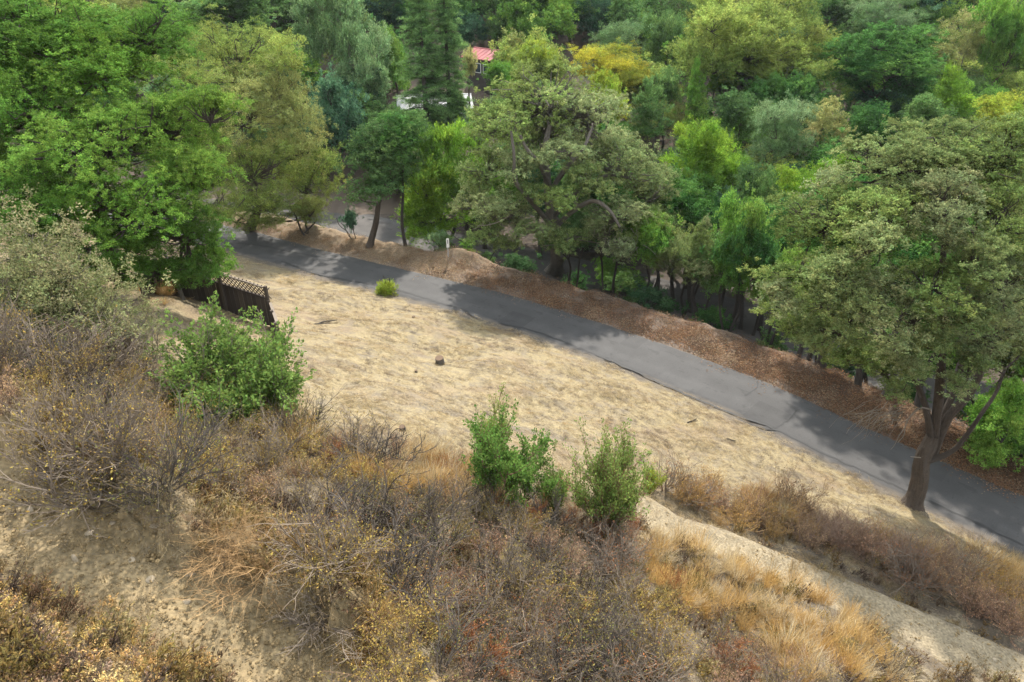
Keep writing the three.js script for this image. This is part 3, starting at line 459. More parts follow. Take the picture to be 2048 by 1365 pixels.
// behind and between, from the photograph's middle distance to the far slope:
// [name, label, px, py, rx, ry, f, palette, leaf, shape, trunk, bark]
const STANDS = [
  ['willow_tree', 'tall feathery silver green tree topmost of the pair behind the olive oak', 655, 75, 72, 95, 88, 'grey', 'feather', 'dome', 0.25, 'grey'],
  ['willow_tree', 'feathery silver green tree with rounded shoulders just before the two redwoods', 728, 165, 66, 95, 84, 'grey', 'feather', 'dome', 0.25, 'grey'],
  ['dark_tree', 'shadowy green tree tucked under the silver green willows', 668, 250, 62, 75, 74, 'teal', 'broad', 'dome', 0.25, 'dark'],
  ['leafy_tree', 'green leafy tree standing behind the dark oak with the bare trunk', 835, 262, 36, 36, 62, 'mid', 'broad', 'dome', 0.2, 'brown'],
  ['leafy_tree', 'bright green small tree just behind the redwood trunks', 785, 130, 32, 55, 90, 'fresh', 'broad', 'dome', 0.18, 'brown'],
  ['autumn_tree', 'orange tinged leafy tree hiding the corner of the red roof', 938, 128, 17, 32, 88, 'beige', 'broad', 'dome', 0.15, 'brown'],
  ['leafy_tree', 'green bushy tree below the red roofed building', 1000, 152, 36, 28, 82, 'fresh', 'broad', 'dome', 0.15, 'brown'],
  ['yellow_green_tree', 'yellowish green bushy tree beside the red roofed building', 1076, 120, 38, 36, 86, 'yelgreen', 'feather', 'dome', 0.18, 'brown'],
  ['yellow_tree', 'bright autumn yellow tree with bare inner branches showing', 1232, 138, 88, 52, 84, 'yellow', 'fine', 'dome', 0.22, 'dark'],
  ['dark_tree', 'dark green upright tree behind the broad pale oak', 1300, 225, 45, 62, 62, 'mid', 'feather', 'cone', 0.2, 'dark'],
  ['leafy_tree', 'yellowish green tree squeezed behind the pale oak crown top', 1215, 205, 40, 50, 66, 'yelgreen', 'broad', 'dome', 0.2, 'brown'],
  ['leafy_tree', 'vivid green tree with ragged top standing behind the pale oak', 1412, 325, 78, 72, 53, 'lime', 'feather', 'dome', 0.22, 'dark'],
  ['dark_tree', 'shaded green tree filling in under the vivid ragged topped one', 1395, 420, 70, 62, 49, 'deep', 'broad', 'dome', 0.2, 'dark'],
  ['leafy_tree', 'bright green young tree overhanging the brown bank at its middle', 1490, 505, 62, 92, 39.5, 'fresh', 'broad', 'dome', 0.17, 'dark'],
  ['leafy_tree', 'slender yellowish green tree at the edge of the brown bank', 1405, 495, 36, 58, 40.5, 'roak', 'oak', 'cone', 0.13, 'dark'],
  ['round_tree', 'round blue green tree in the middle of the woods', 1560, 280, 70, 66, 60, 'grey', 'fine', 'dome', 0.22, 'dark'],
  ['beige_tree', 'pale straw coloured tree beside the round blue green one', 1652, 245, 52, 48, 64, 'beige', 'oak', 'dome', 0.18, 'brown'],
  ['broadleaf_tree', 'dark shrubby tree with layered leaves beyond the straw coloured one', 1745, 258, 55, 48, 66, 'deep', 'broad', 'dome', 0.15, 'dark'],
  ['oak_tree', 'big olive oak on the far slope with dark forked trunk showing below', 1492, 95, 148, 105, 80, 'olive', 'feather', 'dome', 0.5, 'dark'],
  ['ivy_column', 'ivy covered upright trunk beside the far olive oak', 1392, 185, 27, 62, 71, 'fresh', 'broad', 'cone', 0.2, 'dark'],
  ['evergreen_tree', 'wide dark green evergreen on the far slope', 1765, 150, 118, 72, 78, 'deep', 'broad', 'dome', 0.35, 'dark'],
  ['lime_green_tree', 'pointed light green tree before the wide dark evergreen', 1905, 185, 38, 52, 70, 'lime', 'feather', 'cone', 0.15, 'dark'],
  ['grey_green_tree', 'soft grey green tree high on the far slope', 1790, 45, 90, 52, 100, 'grey', 'fine', 'dome', 0.3, 'grey'],
  ['pale_tree', 'pale washed out tree left of the tall bright one on the far slope', 1935, 92, 50, 48, 84, 'beige', 'fine', 'dome', 0.2, 'grey'],
  ['leafy_tree', 'tall bright green tree at the top corner of the far slope', 2010, 110, 62, 105, 82, 'fresh', 'feather', 'dome', 0.25, 'brown'],
  ['yellow_green_tree', 'yellow topped bush like tree just above the leaning oak', 2000, 232, 60, 42, 62, 'yelgreen', 'broad', 'dome', 0.15, 'brown'],
  ['leafy_tree', 'light green tree peeping out between the two big oaks', 1590, 390, 52, 48, 47, 'lime', 'broad', 'dome', 0.18, 'dark'],
  ['leafy_tree', 'vivid green tree top just left of the leaning oak crown', 1672, 345, 48, 40, 50, 'lime', 'broad', 'dome', 0.18, 'dark'],
  ['leafy_tree', 'soft green tree in front of the round blue green one', 1520, 400, 50, 62, 47, 'mid', 'broad', 'dome', 0.18, 'dark'],
  ['leafy_tree', 'low spreading green tree drooping over the road beside the leaning oak', 2015, 878, 88, 92, 23.5, 'fresh', 'broad', 'dome', 0.22, 'dark'],
  ['dark_tree', 'dark green tree at the top edge above the olive oak', 470, 25, 90, 42, 92, 'mid', 'broad', 'dome', 0.25, 'dark'],
  ['dark_tree', 'dark blue green tree at the top edge behind the redwoods', 760, 20, 62, 46, 112, 'teal', 'broad', 'dome', 0.3, 'dark'],
  ['dark_tree', 'dusky tree at the top edge beside the redwood tops', 965, 28, 36, 40, 120, 'dark', 'broad', 'dome', 0.25, 'dark'],
  ['dark_tree', 'blue green tree at the top edge above the red roof', 1085, 42, 52, 46, 116, 'teal', 'broad', 'dome', 0.3, 'dark'],
  ['round_tree', 'smooth round blue green tree above the yellow one', 1190, 48, 62, 50, 112, 'teal', 'fine', 'dome', 0.3, 'dark'],
  ['leafy_tree', 'fresh green small tree between the round blue one and the far olive oak', 1285, 42, 40, 40, 106, 'fresh', 'broad', 'dome', 0.2, 'dark'],
  ['leafy_tree', 'soft green tree leaning against the far olive oak', 1335, 80, 45, 50, 94, 'mid', 'feather', 'dome', 0.2, 'dark'],
  ['dark_tree', 'shadowy tree at the top edge between the far olive oak and the grey green one', 1670, 22, 42, 48, 112, 'dark', 'broad', 'dome', 0.3, 'dark'],
  ['evergreen_tree', 'dark evergreen at the top edge behind the pale washed out tree', 1905, 15, 60, 42, 112, 'deep', 'broad', 'dome', 0.3, 'dark'],
  ['leafy_tree', 'lush green tree filling the gap under the yellow tree', 1330, 175, 34, 40, 74, 'mid', 'broad', 'dome', 0.2, 'dark'],
  ['dark_tree', 'deep green tree beside the dark forked trunk of the far oak', 1600, 185, 46, 45, 74, 'deep', 'broad', 'dome', 0.2, 'dark'],
  ['leafy_tree', 'mid green tree behind the leaning oak and the lime pointed one', 1850, 235, 60, 42, 66, 'mid', 'broad', 'dome', 0.2, 'dark'],
  ['dark_tree', 'dim green tree directly above the red roof', 1000, 48, 46, 38, 108, 'mid', 'broad', 'dome', 0.25, 'dark'],
  ['dark_tree', 'dim green tree above the red roof on the redwood side', 940, 62, 34, 34, 106, 'teal', 'broad', 'dome', 0.25, 'dark'],
  ['leafy_tree', 'small green tree half hiding the white walled house', 912, 205, 27, 22, 80, 'fresh', 'broad', 'dome', 0.12, 'brown'],
  ['dark_tree', 'low dark tree beside the trunk of the far olive oak', 1532, 182, 44, 36, 74, 'deep', 'broad', 'dome', 0.18, 'dark'],
  ['leafy_tree', 'bright green tree beneath the bend in the wooded bank', 1480, 240, 55, 40, 64, 'mid', 'broad', 'dome', 0.2, 'dark'],
  ['dark_tree', 'dark crown behind the cone shaped lime tree', 938, 262, 38, 36, 60, 'mid', 'broad', 'dome', 0.2, 'dark'],
  ['leafy_tree', 'dense green crown between the two great oaks near the bank', 1560, 470, 52, 62, 42, 'deep', 'broad', 'dome', 0.18, 'dark'],
];
for (const [name, label, px, py, rx, ry, f, pal, leaf, shape, trunk, bk] of STANDS) {
  const k = clamp((f / ray(px, py)[2]) * FPX / 52, 0.6, 2.4), lobes = shape === 'cone' ? coneLobes(px, py, rx, ry, f) : domeLobes(px, py, rx, ry, f, rx > 60 ? 12 : 8, rT);
  tree({ name, label, seed: Math.floor(rT() * 1e6), base: footUnder(px, py, f), trunk, bark: BARK[bk], pal: PAL[pal], leaf, k, spacing: 0.86, lobes, stems: rx > 100 ? 3 : 1, twigs: 0.35 });
}

// slim dark stems of the young trees that line the bank above the lower street
const BANK = [[1306, 606, 0.13], [1343, 620, 0.16], [1374, 634, 0.17], [1432, 652, 0.13], [1458, 664, 0.12], [1476, 668, 0.15], [1500, 680, 0.11], [1523, 694, 0.12], [1592, 716, 0.13], [1612, 728, 0.12], [1628, 740, 0.11], [1644, 752, 0.14], [1712, 786, 0.16], [1762, 812, 0.17], [1072, 528, 0.2], [962, 506, 0.2], [1020, 516, 0.14], [800, 497, 0.13], [1875, 850, 0.16], [1830, 836, 0.13]];
BANK.forEach(([px, py, t], i) => {
  const p = hit(px, py - 3), nx = 0.59, nf = 0.8, b = V(p[0] + nx * 0.6, 0, -(p[1] + nf * 0.6)); b.y = H(b.x, -b.z);
  const h = (px > 1400 && px < 1500 ? 3.8 : 5.4) + 2.6 * rT(), c = b.clone().add(V((rT() - 0.3) * 0.9, h, -0.8 - rT())), w = 1.25 + 0.5 * rT();
  tree({ name: 'bank_tree', label: 'slim young tree with a dark bare stem on the bank above the lower street', group: 'slim dark stemmed trees along the bank', seed: 300 + i, base: b, trunk: t, bark: BARK.dark, pal: i % 3 ? PAL.deep : PAL.roak, leaf: 'broad', k: 0.95, spacing: 0.85, twigs: 0.5,
    lobes: [{ c, r: [w, w * 0.85, w] }, { c: c.clone().add(V(0.9 * (rT() - 0.5), 1.3, -0.5)), r: [w * 0.75, w * 0.7, w * 0.75] }, { c: c.clone().add(V(1.4 * (rT() - 0.5), 0.2, -1.2)), r: [w * 0.7, w * 0.6, w * 0.7] }] });
});

for (let i = 0; i < 22; i++) {
  const q = RS[Math.floor(lerp(RS.length * 0.46, RS.length * 0.8, (i + 0.5 * rT()) / 22))], d = -8.2 - 2 * rT(), x = q.x + q.nx * d, f = q.f + q.nf * d, b = V(x, H(x, f), -f), h = 4.6 + 2.6 * rT(), w = 1.3 + 0.6 * rT(), c = b.clone().add(V(0, h * 0.84, 0));
  if (x < -6) continue;
  tree({ name: 'thicket_tree', label: 'leafy young tree in the thicket just below the brown bank', group: 'young trees in the thicket below the bank', seed: 2300 + i, base: b, trunk: 0.11, bark: BARK.dark, pal: [PAL.mid, PAL.deep, PAL.fresh, PAL.roak][i % 4], leaf: i % 3 ? 'broad' : 'feather', k: 0.9, spacing: 0.85, twigs: 0.4, stems: 2,
    lobes: [0, 1, 2, 3, 4].map((t) => ({ c: c.clone().add(V(t ? (rT() - 0.5) * w * 1.6 : 0, t ? (rT() - 0.5) * h * 0.4 : 0, t ? (rT() - 0.5) * w * 1.6 : 0)), r: t ? [w * 0.6, h * 0.18, w * 0.6] : [w * 0.8, h * 0.28, w * 0.8] })) });
}
// the two redwoods
function redwood(px, pyBase, f, height, spread, seed, label) {
  const b = footUnder(px, pyBase, f), r = rng(seed), g = thing('redwood_tree', label, 'tree', b, undefined), limbs = [tube([V(0, -0.3, 0), V(0.1, height * 0.4, 0), V(0, height, 0)], 0.42, 0.05, 9, 12, 0.4)], items = [];
  for (let y = height * 0.16; y < height; y += 0.42) {
    const t = y / height, L = spread * Math.pow(1 - t, 0.75) * (0.8 + 0.35 * r()) * sstep(0.1, 0.26, t) + 0.25, nb = 5;
    for (let i = 0; i < nb; i++) {
      const a = r() * 6.283, l = L * (0.7 + 0.5 * r()), d = V(Math.cos(a), 0, Math.sin(a)), end = d.clone().multiplyScalar(l).add(V(0, y - l * 0.12, 0)), st = V(0, y + 0.1, 0), midp = st.clone().lerp(end, 0.5).add(V(0, l * 0.08, 0));
      limbs.push(tube([st, midp, end], 0.05 * (1 - t) + 0.015, 0.01, 4, 3));
      const n = Math.max(2, Math.round(l / 0.34));
      for (let s = 0; s < n; s++) { const u = 0.28 + 0.75 * (s + r() * 0.6) / n, p = st.clone().lerp(end, Math.min(u, 1.05)); p.y += 0.08 * l * (1 - (2 * u - 1) ** 2); p.add(V(gauss(r) * 0.14, gauss(r) * 0.09, gauss(r) * 0.14)); E3.set((r() - 0.5) * 0.6, r() * 6.283, (r() - 0.5) * 0.6); const j = 0.8 + 0.45 * r(), c = u > 0.6 ? [0.155, 0.265, 0.085] : [0.095, 0.185, 0.065]; items.push({ p, q: new THREE.Quaternion().setFromEuler(E3), s: 1.35 * (0.7 + 0.6 * r()), c: c.map((v) => v * j) }); }
    }
  }
  part('trunk', mergeGeometries(limbs), BARK.dark, g); scatter('crown', SPRAYS.needle, LEAF, items, g);
}
redwood(850, 228, 76, 21, 3.3, 501, 'tall dark redwood, the one of the pair closer to the willows');
redwood(897, 225, 78, 20, 3.1, 502, 'tall dark redwood, the one of the pair closer to the red roof');

// unremarkable trees that close the wood behind
const FILL_L = 'plain green tree among many on the crowded far wooded slope';
{
  const r = rng(900); let n = 0;
  for (let row = 0; row < 10; row++) for (let i = 0; i < 15; i++) {
    const f = 57 + row * 8.4 + r() * 6, px = -60 + i * 150 + (row % 2) * 75 + r() * 90, x = ((px - 1024) / 1480) * f, d = roadD(x, f);
    if (d > -19.5) continue;
    if (px > 800 && px < 1010 && f > 70 && f < 104) continue;                // the clearing with the two buildings
    const b = V(x, H(x, f), -f), h = (f < 72 ? 4.5 : 6.5) + 4 * r() + (f > 105 ? 2.5 : 0), w = 3.6 + 1.8 * r() + (f > 105 ? 1.4 : 0), c = b.clone().add(V(0, h * 0.52, 0)), pal = [PAL.mid, PAL.deep, PAL.teal, PAL.fresh, PAL.mid, PAL.grey, PAL.olive, PAL.left][Math.floor(r() * 8)];
    const k = clamp(f / 58, 1, 2.6);
    tree({ name: 'woodland_tree', label: FILL_L, group: 'trees that fill the far wooded slope', seed: 1000 + n++, base: b, trunk: 0.22, bark: BARK.dark, pal, leaf: r() < 0.5 ? 'broad' : 'fine', k, spacing: 0.95, twigs: 0.2,
      lobes: [0, 1, 2, 3, 4, 5, 6].map((q) => ({ c: c.clone().add(V(q ? (r() - 0.5) * w * 1.6 : 0, q ? (r() - 0.5) * h * 0.75 : 0, q ? (r() - 0.5) * w * 1.6 : 0)), r: q ? [w * 0.42, h * 0.2, w * 0.42] : [w * 0.75, h * 0.36, w * 0.75] })) });
  }
  // trees on the far side of the lower street, whose shade falls over it
  for (let i = 0; i < 24; i++) {
    const q = RS[Math.floor(lerp(RS.length * 0.36, RS.length * 0.84, i / 23))], d = -17.6 - 2.2 * r(), x = q.x + q.nx * d, f = q.f + q.nf * d, b = V(x, H(x, f), -f), h = 6.5 + 2.5 * r(), w = 2.2 + 0.8 * r(), c = b.clone().add(V(0, h * 0.55, 0.6));
    if (x < -15) continue;
    tree({ name: 'street_tree', label: 'shady green tree growing along the far side of the lower street', group: 'trees along the far side of the lower street', seed: 1700 + i, base: b, trunk: 0.2, bark: BARK.dark, pal: [PAL.mid, PAL.deep, PAL.left, PAL.teal][i % 4], leaf: i % 2 ? 'broad' : 'feather', k: 1.0, spacing: 0.9, twigs: 0.3, lobes: [0, 1, 2, 3, 4, 5].map((t) => ({ c: c.clone().add(V(t ? (r() - 0.5) * w * 1.7 : 0, t ? (r() - 0.4) * h * 0.5 : 0, t ? (r() - 0.5) * w * 1.7 : 0)), r: t ? [w * 0.55, h * 0.2, w * 0.55] : [w * 0.85, h * 0.34, w * 0.85] })) });
  }
  // dark undergrowth between the bank and the lower street
  for (let i = 0; i < 18; i++) {
    const s = i / 18, q = RS[Math.floor(lerp(RS.length * 0.36, RS.length * 0.8, s))], d = -7.6 - 3.0 * r(), x = q.x + q.nx * d, f = q.f + q.nf * d, w = 0.75 + 0.6 * r(), b = V(x, H(x, f), -f);
    if (x < -9 || false) continue;
    tree({ name: 'understory_bush', label: 'dark shaded bush in the undergrowth below the brown bank', category: 'bush', group: 'dark undergrowth bushes below the bank', seed: 1500 + i, base: b, trunk: 0.06, bark: BARK.dark, pal: [PAL.dark, PAL.deep, PAL.mid][i % 3], leaf: 'broad', k: 0.9, spacing: 0.85, twigs: 0.4, stems: 3, lobes: [{ c: b.clone().add(V(0, w * 0.75, 0)), r: [w, w * 0.7, w] }, { c: b.clone().add(V(w * 0.7, w * 0.5, 0.3)), r: [w * 0.6, w * 0.5, w * 0.6] }] });
  }
}

// ---------------------------------------------------------------- sapling, bushes
function bushy(name, label, px, py, seed, o) { const b = ground(px, py); b.z -= o.back ?? 0; b.y = H(b.x, -b.z); const m = pxSize(px, py, -b.z); return tree({ name, label, category: o.category ?? 'bush', seed, base: b, ...o, lobes: o.shape.map(([dx, dy, rx, ry, df = 0]) => ({ c: V(b.x + dx * m, b.y - dy * m * 1.1, b.z - df), r: [rx * m, ry * m * 1.1, rx * m] })) }); }
bushy('roadside_bush', 'small yellow green bush growing at the road edge', 774, 590, 606, { trunk: 0.03, bark: BARK.brown, pal: PAL.yelgreen, leaf: 'feather', loose: true, k: 0.3, spacing: 0.3, stems: 4, shape: [[0, -11, 10, 7], [-5, -7, 7, 5]] });
bushy('small_bush', 'green shrub at the foot of the pale oak on the dark bank', 1245, 578, 607, { trunk: 0.05, bark: BARK.dark, pal: PAL.fresh, leaf: 'broad', k: 0.75, spacing: 0.7, stems: 3, shape: [[0, -16, 42, 17], [-45, -26, 36, 26, 0.8], [30, -10, 24, 12, -0.2]] });
bushy('small_bush', 'light grey green shrub growing behind the white road marker', 882, 505, 608, { back: 0.9, trunk: 0.04, bark: BARK.dark, pal: PAL.grey, leaf: 'broad', k: 0.8, spacing: 0.7, stems: 3, shape: [[-4, -16, 18, 18], [4, -30, 12, 10]] });
bushy('small_bush', 'low green shrub beside the white road marker', 930, 503, 609, { back: 0.9, trunk: 0.04, bark: BARK.dark, pal: PAL.fresh, leaf: 'broad', k: 0.75, spacing: 0.7, stems: 3, shape: [[0, -8, 22, 10]] });
bushy('small_bush', 'dark bush at the edge of the lower street near the leaning trunk', 705, 490, 610, { back: 0.9, trunk: 0.04, bark: BARK.dark, pal: PAL.teal, leaf: 'broad', k: 0.8, spacing: 0.7, stems: 3, shape: [[0, -22, 14, 26], [-6, -40, 12, 14]] });
bushy('sagebrush', 'sprawling faded sage bush with bleached bare branches below the huge green tree', 130, 700, 611, { trunk: 0.08, bark: BARK.pale, pal: PAL.sage, leaf: 'fine', loose: true, k: 0.66, spacing: 0.62, stems: 6, twigs: 1, shape: [[-60, -100, 80, 50], [30, -130, 80, 48, 0.5], [70, -70, 80, 45, 0], [-40, -170, 70, 36, 0.8], [-110, -60, 70, 60], [130, -30, 60, 34], [0, -40, 90, 40, -0.4]],
  dead: (r, loc) => { const out = []; for (let i = 0; i < 22; i++) { const p = loc(ground(110 + 60 * gauss(r) * 0.6, 690)).add(V(0, 0.5 + 0.5 * r(), 0)); out.push(tube(bend(p, p.clone().add(V(gauss(r) * 0.8, 0.3 + 0.5 * r(), 0.3 + gauss(r) * 0.3)), r, 0.16), 0.028, 0.008, 4, 6)); } return { limbs: out }; } });
bushy('small_bush', 'little dark leafy shrub showing inside the faded sage bush', 15, 640, 612, { trunk: 0.03, bark: BARK.dark, pal: PAL.deep, leaf: 'broad', k: 0.5, spacing: 0.45, stems: 2, shape: [[0, -35, 26, 24], [10, -10, 22, 18]] });

// ---------------------------------------------------------------- dry brush: shrubs made of real twigs
function twigs(seed, o) {                                          // returns {stems, leaves} geometries, base at the origin
  const r = rng(seed), pos = [], leaves = [], tips = [];
  function seg(a, b, r0, r1) { const t = V().subVectors(b, a).normalize(), u = V().crossVectors(t, V(0.3, 0.4, 0.87)).normalize(), v = V().crossVectors(t, u), A = [], B = []; for (let k = 0; k < 3; k++) { const c = Math.cos(k * 2.0944), s = Math.sin(k * 2.0944); A.push(a.clone().addScaledVector(u, c * r0).addScaledVector(v, s * r0)); B.push(b.clone().addScaledVector(u, c * r1).addScaledVector(v, s * r1)); } for (let k = 0; k < 3; k++) { const m = (k + 1) % 3; for (const q of [A[k], A[m], B[k], A[m], B[m], B[k]]) pos.push(q.x, q.y, q.z); } }
  function grow(p, dir, len, rad, level) {
    const n = level === 0 ? 5 : 3; let a = p.clone(), d = dir.clone();
    for (let i = 0; i < n; i++) {
      d.addScaledVector(randDir(r), o.wander ?? 0.22); d.y += (o.lift ?? 0.05) * (level ? 1 : 0.6); d.normalize();
      const b = a.clone().addScaledVector(d, len / n); if (b.y < 0.02) b.y = 0.02;
      seg(a, b, rad * (1 - 0.55 * (i / n)), rad * (1 - 0.55 * ((i + 1) / n)));
      if (level < o.levels) { const m = o.split[level]; for (let k = 0; k < m; k++) if (r() < 0.85 && (i > 0 || level)) { const q = a.clone().lerp(b, r()), dd = d.clone().addScaledVector(randDir(r), o.open ?? 0.75); if (dd.y < -0.1) dd.y *= -0.3; grow(q, dd.normalize(), len * (o.ratio ?? 0.5) * (0.6 + 0.7 * r()), rad * 0.55, level + 1); } }
      if (level === o.levels || i === n - 1) tips.push([b.clone(), d.clone()]);
      a = b;
    }
  }
  for (let i = 0; i < o.stems; i++) { const a = (i / o.stems) * 6.283 + r() * 0.8, e = (o.tilt ?? 0.9) * Math.sqrt(r()); grow(V(Math.cos(a) * 0.06 * r(), -0.05, Math.sin(a) * 0.06 * r()), V(Math.cos(a) * Math.sin(e), Math.cos(e), Math.sin(a) * Math.sin(e)), o.len * (0.7 + 0.5 * r()), o.rad, 0); }
  const nl = Math.min(o.leaves ?? 0, 30000);
  for (let i = 0; i < nl; i++) { const [p, d] = tips[Math.floor(r() * tips.length)], dir = d.clone().addScaledVector(randDir(r), 0.9).normalize(), side = V().crossVectors(dir, randDir(r)).normalize(), s = 0.6 + 0.8 * r(); leaves.push({ p: p.clone().addScaledVector(randDir(r), 0.03), dir, side, l: (o.leafL ?? 0.04) * s, w: (o.leafW ?? 0.018) * s, k: 0.6 + 0.8 * r(), t: 0.85 + 0.3 * r() }); }
  const g = new THREE.BufferGeometry(); g.setAttribute('position', new THREE.Float32BufferAttribute(pos, 3)); g.computeVertexNormals();
  return { stems: g, leaves: nl ? leafGeo(leaves) : null };
}
const dry = (r, g, b, t = 0.25) => new THREE.MeshPhysicalMaterial({ color: new THREE.Color().setRGB(r, g, b), vertexColors: true, side: THREE.DoubleSide, roughness: 1, transmission: t, thickness: 0, specularIntensity: 0 });
const wood = (r, g, b) => new THREE.MeshPhysicalMaterial({ color: new THREE.Color().setRGB(r, g, b), roughness: 0.95, specularIntensity: 0.15 });
const WOOD = { ash: wood(0.155, 0.125, 0.096), char: wood(0.085, 0.072, 0.06), brown: wood(0.15, 0.10, 0.065), tan: wood(0.29, 0.20, 0.11), orange: wood(0.33, 0.215, 0.105), mauve: wood(0.19, 0.13, 0.095), rust: wood(0.23, 0.10, 0.05), straw: wood(0.50, 0.36, 0.18), white: wood(0.42, 0.38, 0.34) };
const DRYL = { mustard: dry(0.32, 0.235, 0.065), ochre: dry(0.36, 0.225, 0.07), rust: dry(0.26, 0.115, 0.05), tan: dry(0.36, 0.24, 0.13), olive: dry(0.20, 0.185, 0.06), mauve: dry(0.34, 0.21, 0.13) };
const K = {
  grey: [1, 2, 3].map((s) => twigs(s, { stems: 12, levels: 2, split: [2, 2], len: 0.95, rad: 0.015, leaves: 750, tilt: 0.95, leafL: 0.035, ratio: 0.55 })),
  mustard: [4, 5, 6].map((s) => twigs(s, { stems: 13, levels: 2, split: [2, 2], len: 0.8, rad: 0.011, leaves: 2200, tilt: 0.9, leafL: 0.042, leafW: 0.02 })),
  rust: [7, 8].map((s) => twigs(s, { stems: 14, levels: 2, split: [2, 1], len: 0.75, rad: 0.010, leaves: 1800, tilt: 0.7, leafL: 0.035, leafW: 0.015, lift: 0.12 })),
  wiry: [9, 10].map((s) => twigs(s, { stems: 34, levels: 2, split: [2, 2], len: 0.85, rad: 0.0065, leaves: 0, tilt: 1.15, wander: 0.3, open: 0.9, lift: -0.02 })),
  mauve: [11, 12, 13].map((s) => twigs(s, { stems: 20, levels: 2, split: [2, 1], len: 0.62, rad: 0.009, leaves: 1500, tilt: 0.95, leafL: 0.03, leafW: 0.016, lift: 0.15 })),
  bare: [14, 15].map((s) => twigs(s, { stems: 9, levels: 2, split: [2, 3], len: 1.05, rad: 0.022, leaves: 120, tilt: 0.85, wander: 0.3, leafL: 0.035 })),
};
const KSET = { grey: ['ash', 'mustard'], mustard: ['brown', 'mustard'], rust: ['rust', 'rust'], wiry: ['orange', 'tan'], mauve: ['mauve', 'mauve'], bare: ['char', 'ochre'], dark: ['char', 'olive'], gold: ['tan', 'ochre'], greyrust: ['ash', 'rust'], pinkish: ['mauve', 'tan'] };
function shrub(kind, look, p, size, turn, name, label, group, sy = 1) {
  const set = K[kind], s = set[Math.floor(Math.abs(Math.sin(p.x * 37.1 + p.z * 11.7) * 1e4)) % set.length], [w, l] = KSET[look];
  const g = thing(name, label, 'bush', p, group); g.rotation.y = turn; g.scale.set(size, size * sy, size);
  part('stems', s.stems, WOOD[w], g); if (s.leaves) { const lf = part('leaves', s.leaves, DRYL[l], g); lf.userData.kind = 'stuff'; }
  return g;
}
const rS = rng(4242);
const spot = (px, py) => { const p = hit(px, py); return V(p[0], H(p[0], p[1]), -p[1]); };
// bushes that stand out
shrub('grey', 'grey', spot(185, 1010), 1.45, 0.4, 'dry_shrub', 'large grey leafless bush rooted at the berm of the worn trail');
shrub('grey', 'dark', spot(330, 985), 1.25, 2.4, 'dry_shrub', 'dark grey brushy bush close beside the large leafless one');
shrub('wiry', 'wiry', spot(515, 1160), 1.1, 1.1, 'wiry_shrub', 'orange wiry bush of tangled arching stems, the brightest in the brush', undefined, 0.9);
shrub('wiry', 'wiry', spot(570, 1130), 0.8, 2.6, 'wiry_shrub', 'orange tinged wiry bush tucked behind the brightest wiry one', undefined, 0.9);
shrub('wiry', 'wiry', spot(455, 1110), 0.75, 4.1, 'wiry_shrub', 'orange tinged wiry bush beside the berm, next to the brightest wiry one', undefined, 0.9);
shrub('bare', 'bare', spot(775, 1215), 1.25, 0.3, 'bare_shrub', 'blackish bare bush with a forked woody base');
shrub('bare', 'grey', spot(660, 1245), 0.9, 3.3, 'dead_shrub', 'collapsed ash grey dead bush lying on the pale dirt', undefined, 0.55);
shrub('rust', 'rust', spot(955, 1350), 1.0, 0.8, 'rust_shrub', 'rust coloured bush at the bottom edge of the brush');
shrub('rust', 'rust', spot(1470, 1345), 0.85, 0.2, 'rust_shrub', 'reddish brown bush below the golden grass');
shrub('rust', 'rust', spot(1345, 1190), 0.62, 1.2, 'rust_shrub', 'upright reddish brown tuft rising out of the golden grass', undefined, 1.2);
shrub('bare', 'bare', spot(1760, 1345), 0.7, 2.2, 'bare_shrub', 'thin bare bush at the lower side of the worn path', undefined, 0.8);
shrub('mauve', 'gold', spot(1440, 1055), 0.75, 0.2, 'pale_shrub', 'pale straw bush with stiff fanned stems at the path edge');
shrub('rust', 'gold', spot(1372, 1010), 1.0, 0.9, 'tall_dry_shrub', 'tall brown brush clump nearest the small yellowish green bush', undefined, 1.1);
// green bushes and the sapling: real stems, leaves along the twig ends
const GREENL = { sap: dry(0.145, 0.225, 0.055, 0.48), coyote: dry(0.165, 0.23, 0.058, 0.48), tall: dry(0.115, 0.205, 0.045, 0.48), olive: dry(0.20, 0.25, 0.06, 0.45), lime: dry(0.30, 0.36, 0.05, 0.45) };
function green(name, label, category, px, py, h, seed, mat, barkM, o) {
  const p = spot(px, py), g = thing(name, label, category, p), t = twigs(seed, { levels: 2, wander: 0.16, open: 0.62, lift: 0.2, ratio: 0.5, ...o });
  g.scale.setScalar(h); part('stems', t.stems, barkM, g); const l = part('leaves', t.leaves, GREENL[mat], g); l.userData.kind = 'stuff'; return g;
}
const RED = wood(0.20, 0.10, 0.07);
green('sapling', 'bushy green sapling with thin bare stems beside the lattice fence', 'tree', 472, 820, 2.5, 21, 'sap', WOOD.ash, { stems: 24, split: [3, 3], len: 0.66, rad: 0.012, leaves: 30000, tilt: 1.2, leafL: 0.04, leafW: 0.024, lift: 0.05, ratio: 0.52 });
green('sapling', 'low leafy shoot at the foot of the bushy sapling, on its field side', 'tree', 565, 828, 1.15, 22, 'sap', WOOD.ash, { stems: 9, split: [3, 2], len: 0.8, rad: 0.012, leaves: 3500, tilt: 0.8, leafL: 0.06, leafW: 0.035 });
green('coyote_bush', 'upright green bush with visible slim stems, taller of the green pair', 'bush', 985, 1012, 2.25, 23, 'tall', WOOD.brown, { stems: 7, split: [2, 3], len: 0.88, rad: 0.012, leaves: 12000, tilt: 0.3, leafL: 0.03, leafW: 0.018, lift: 0.16 });
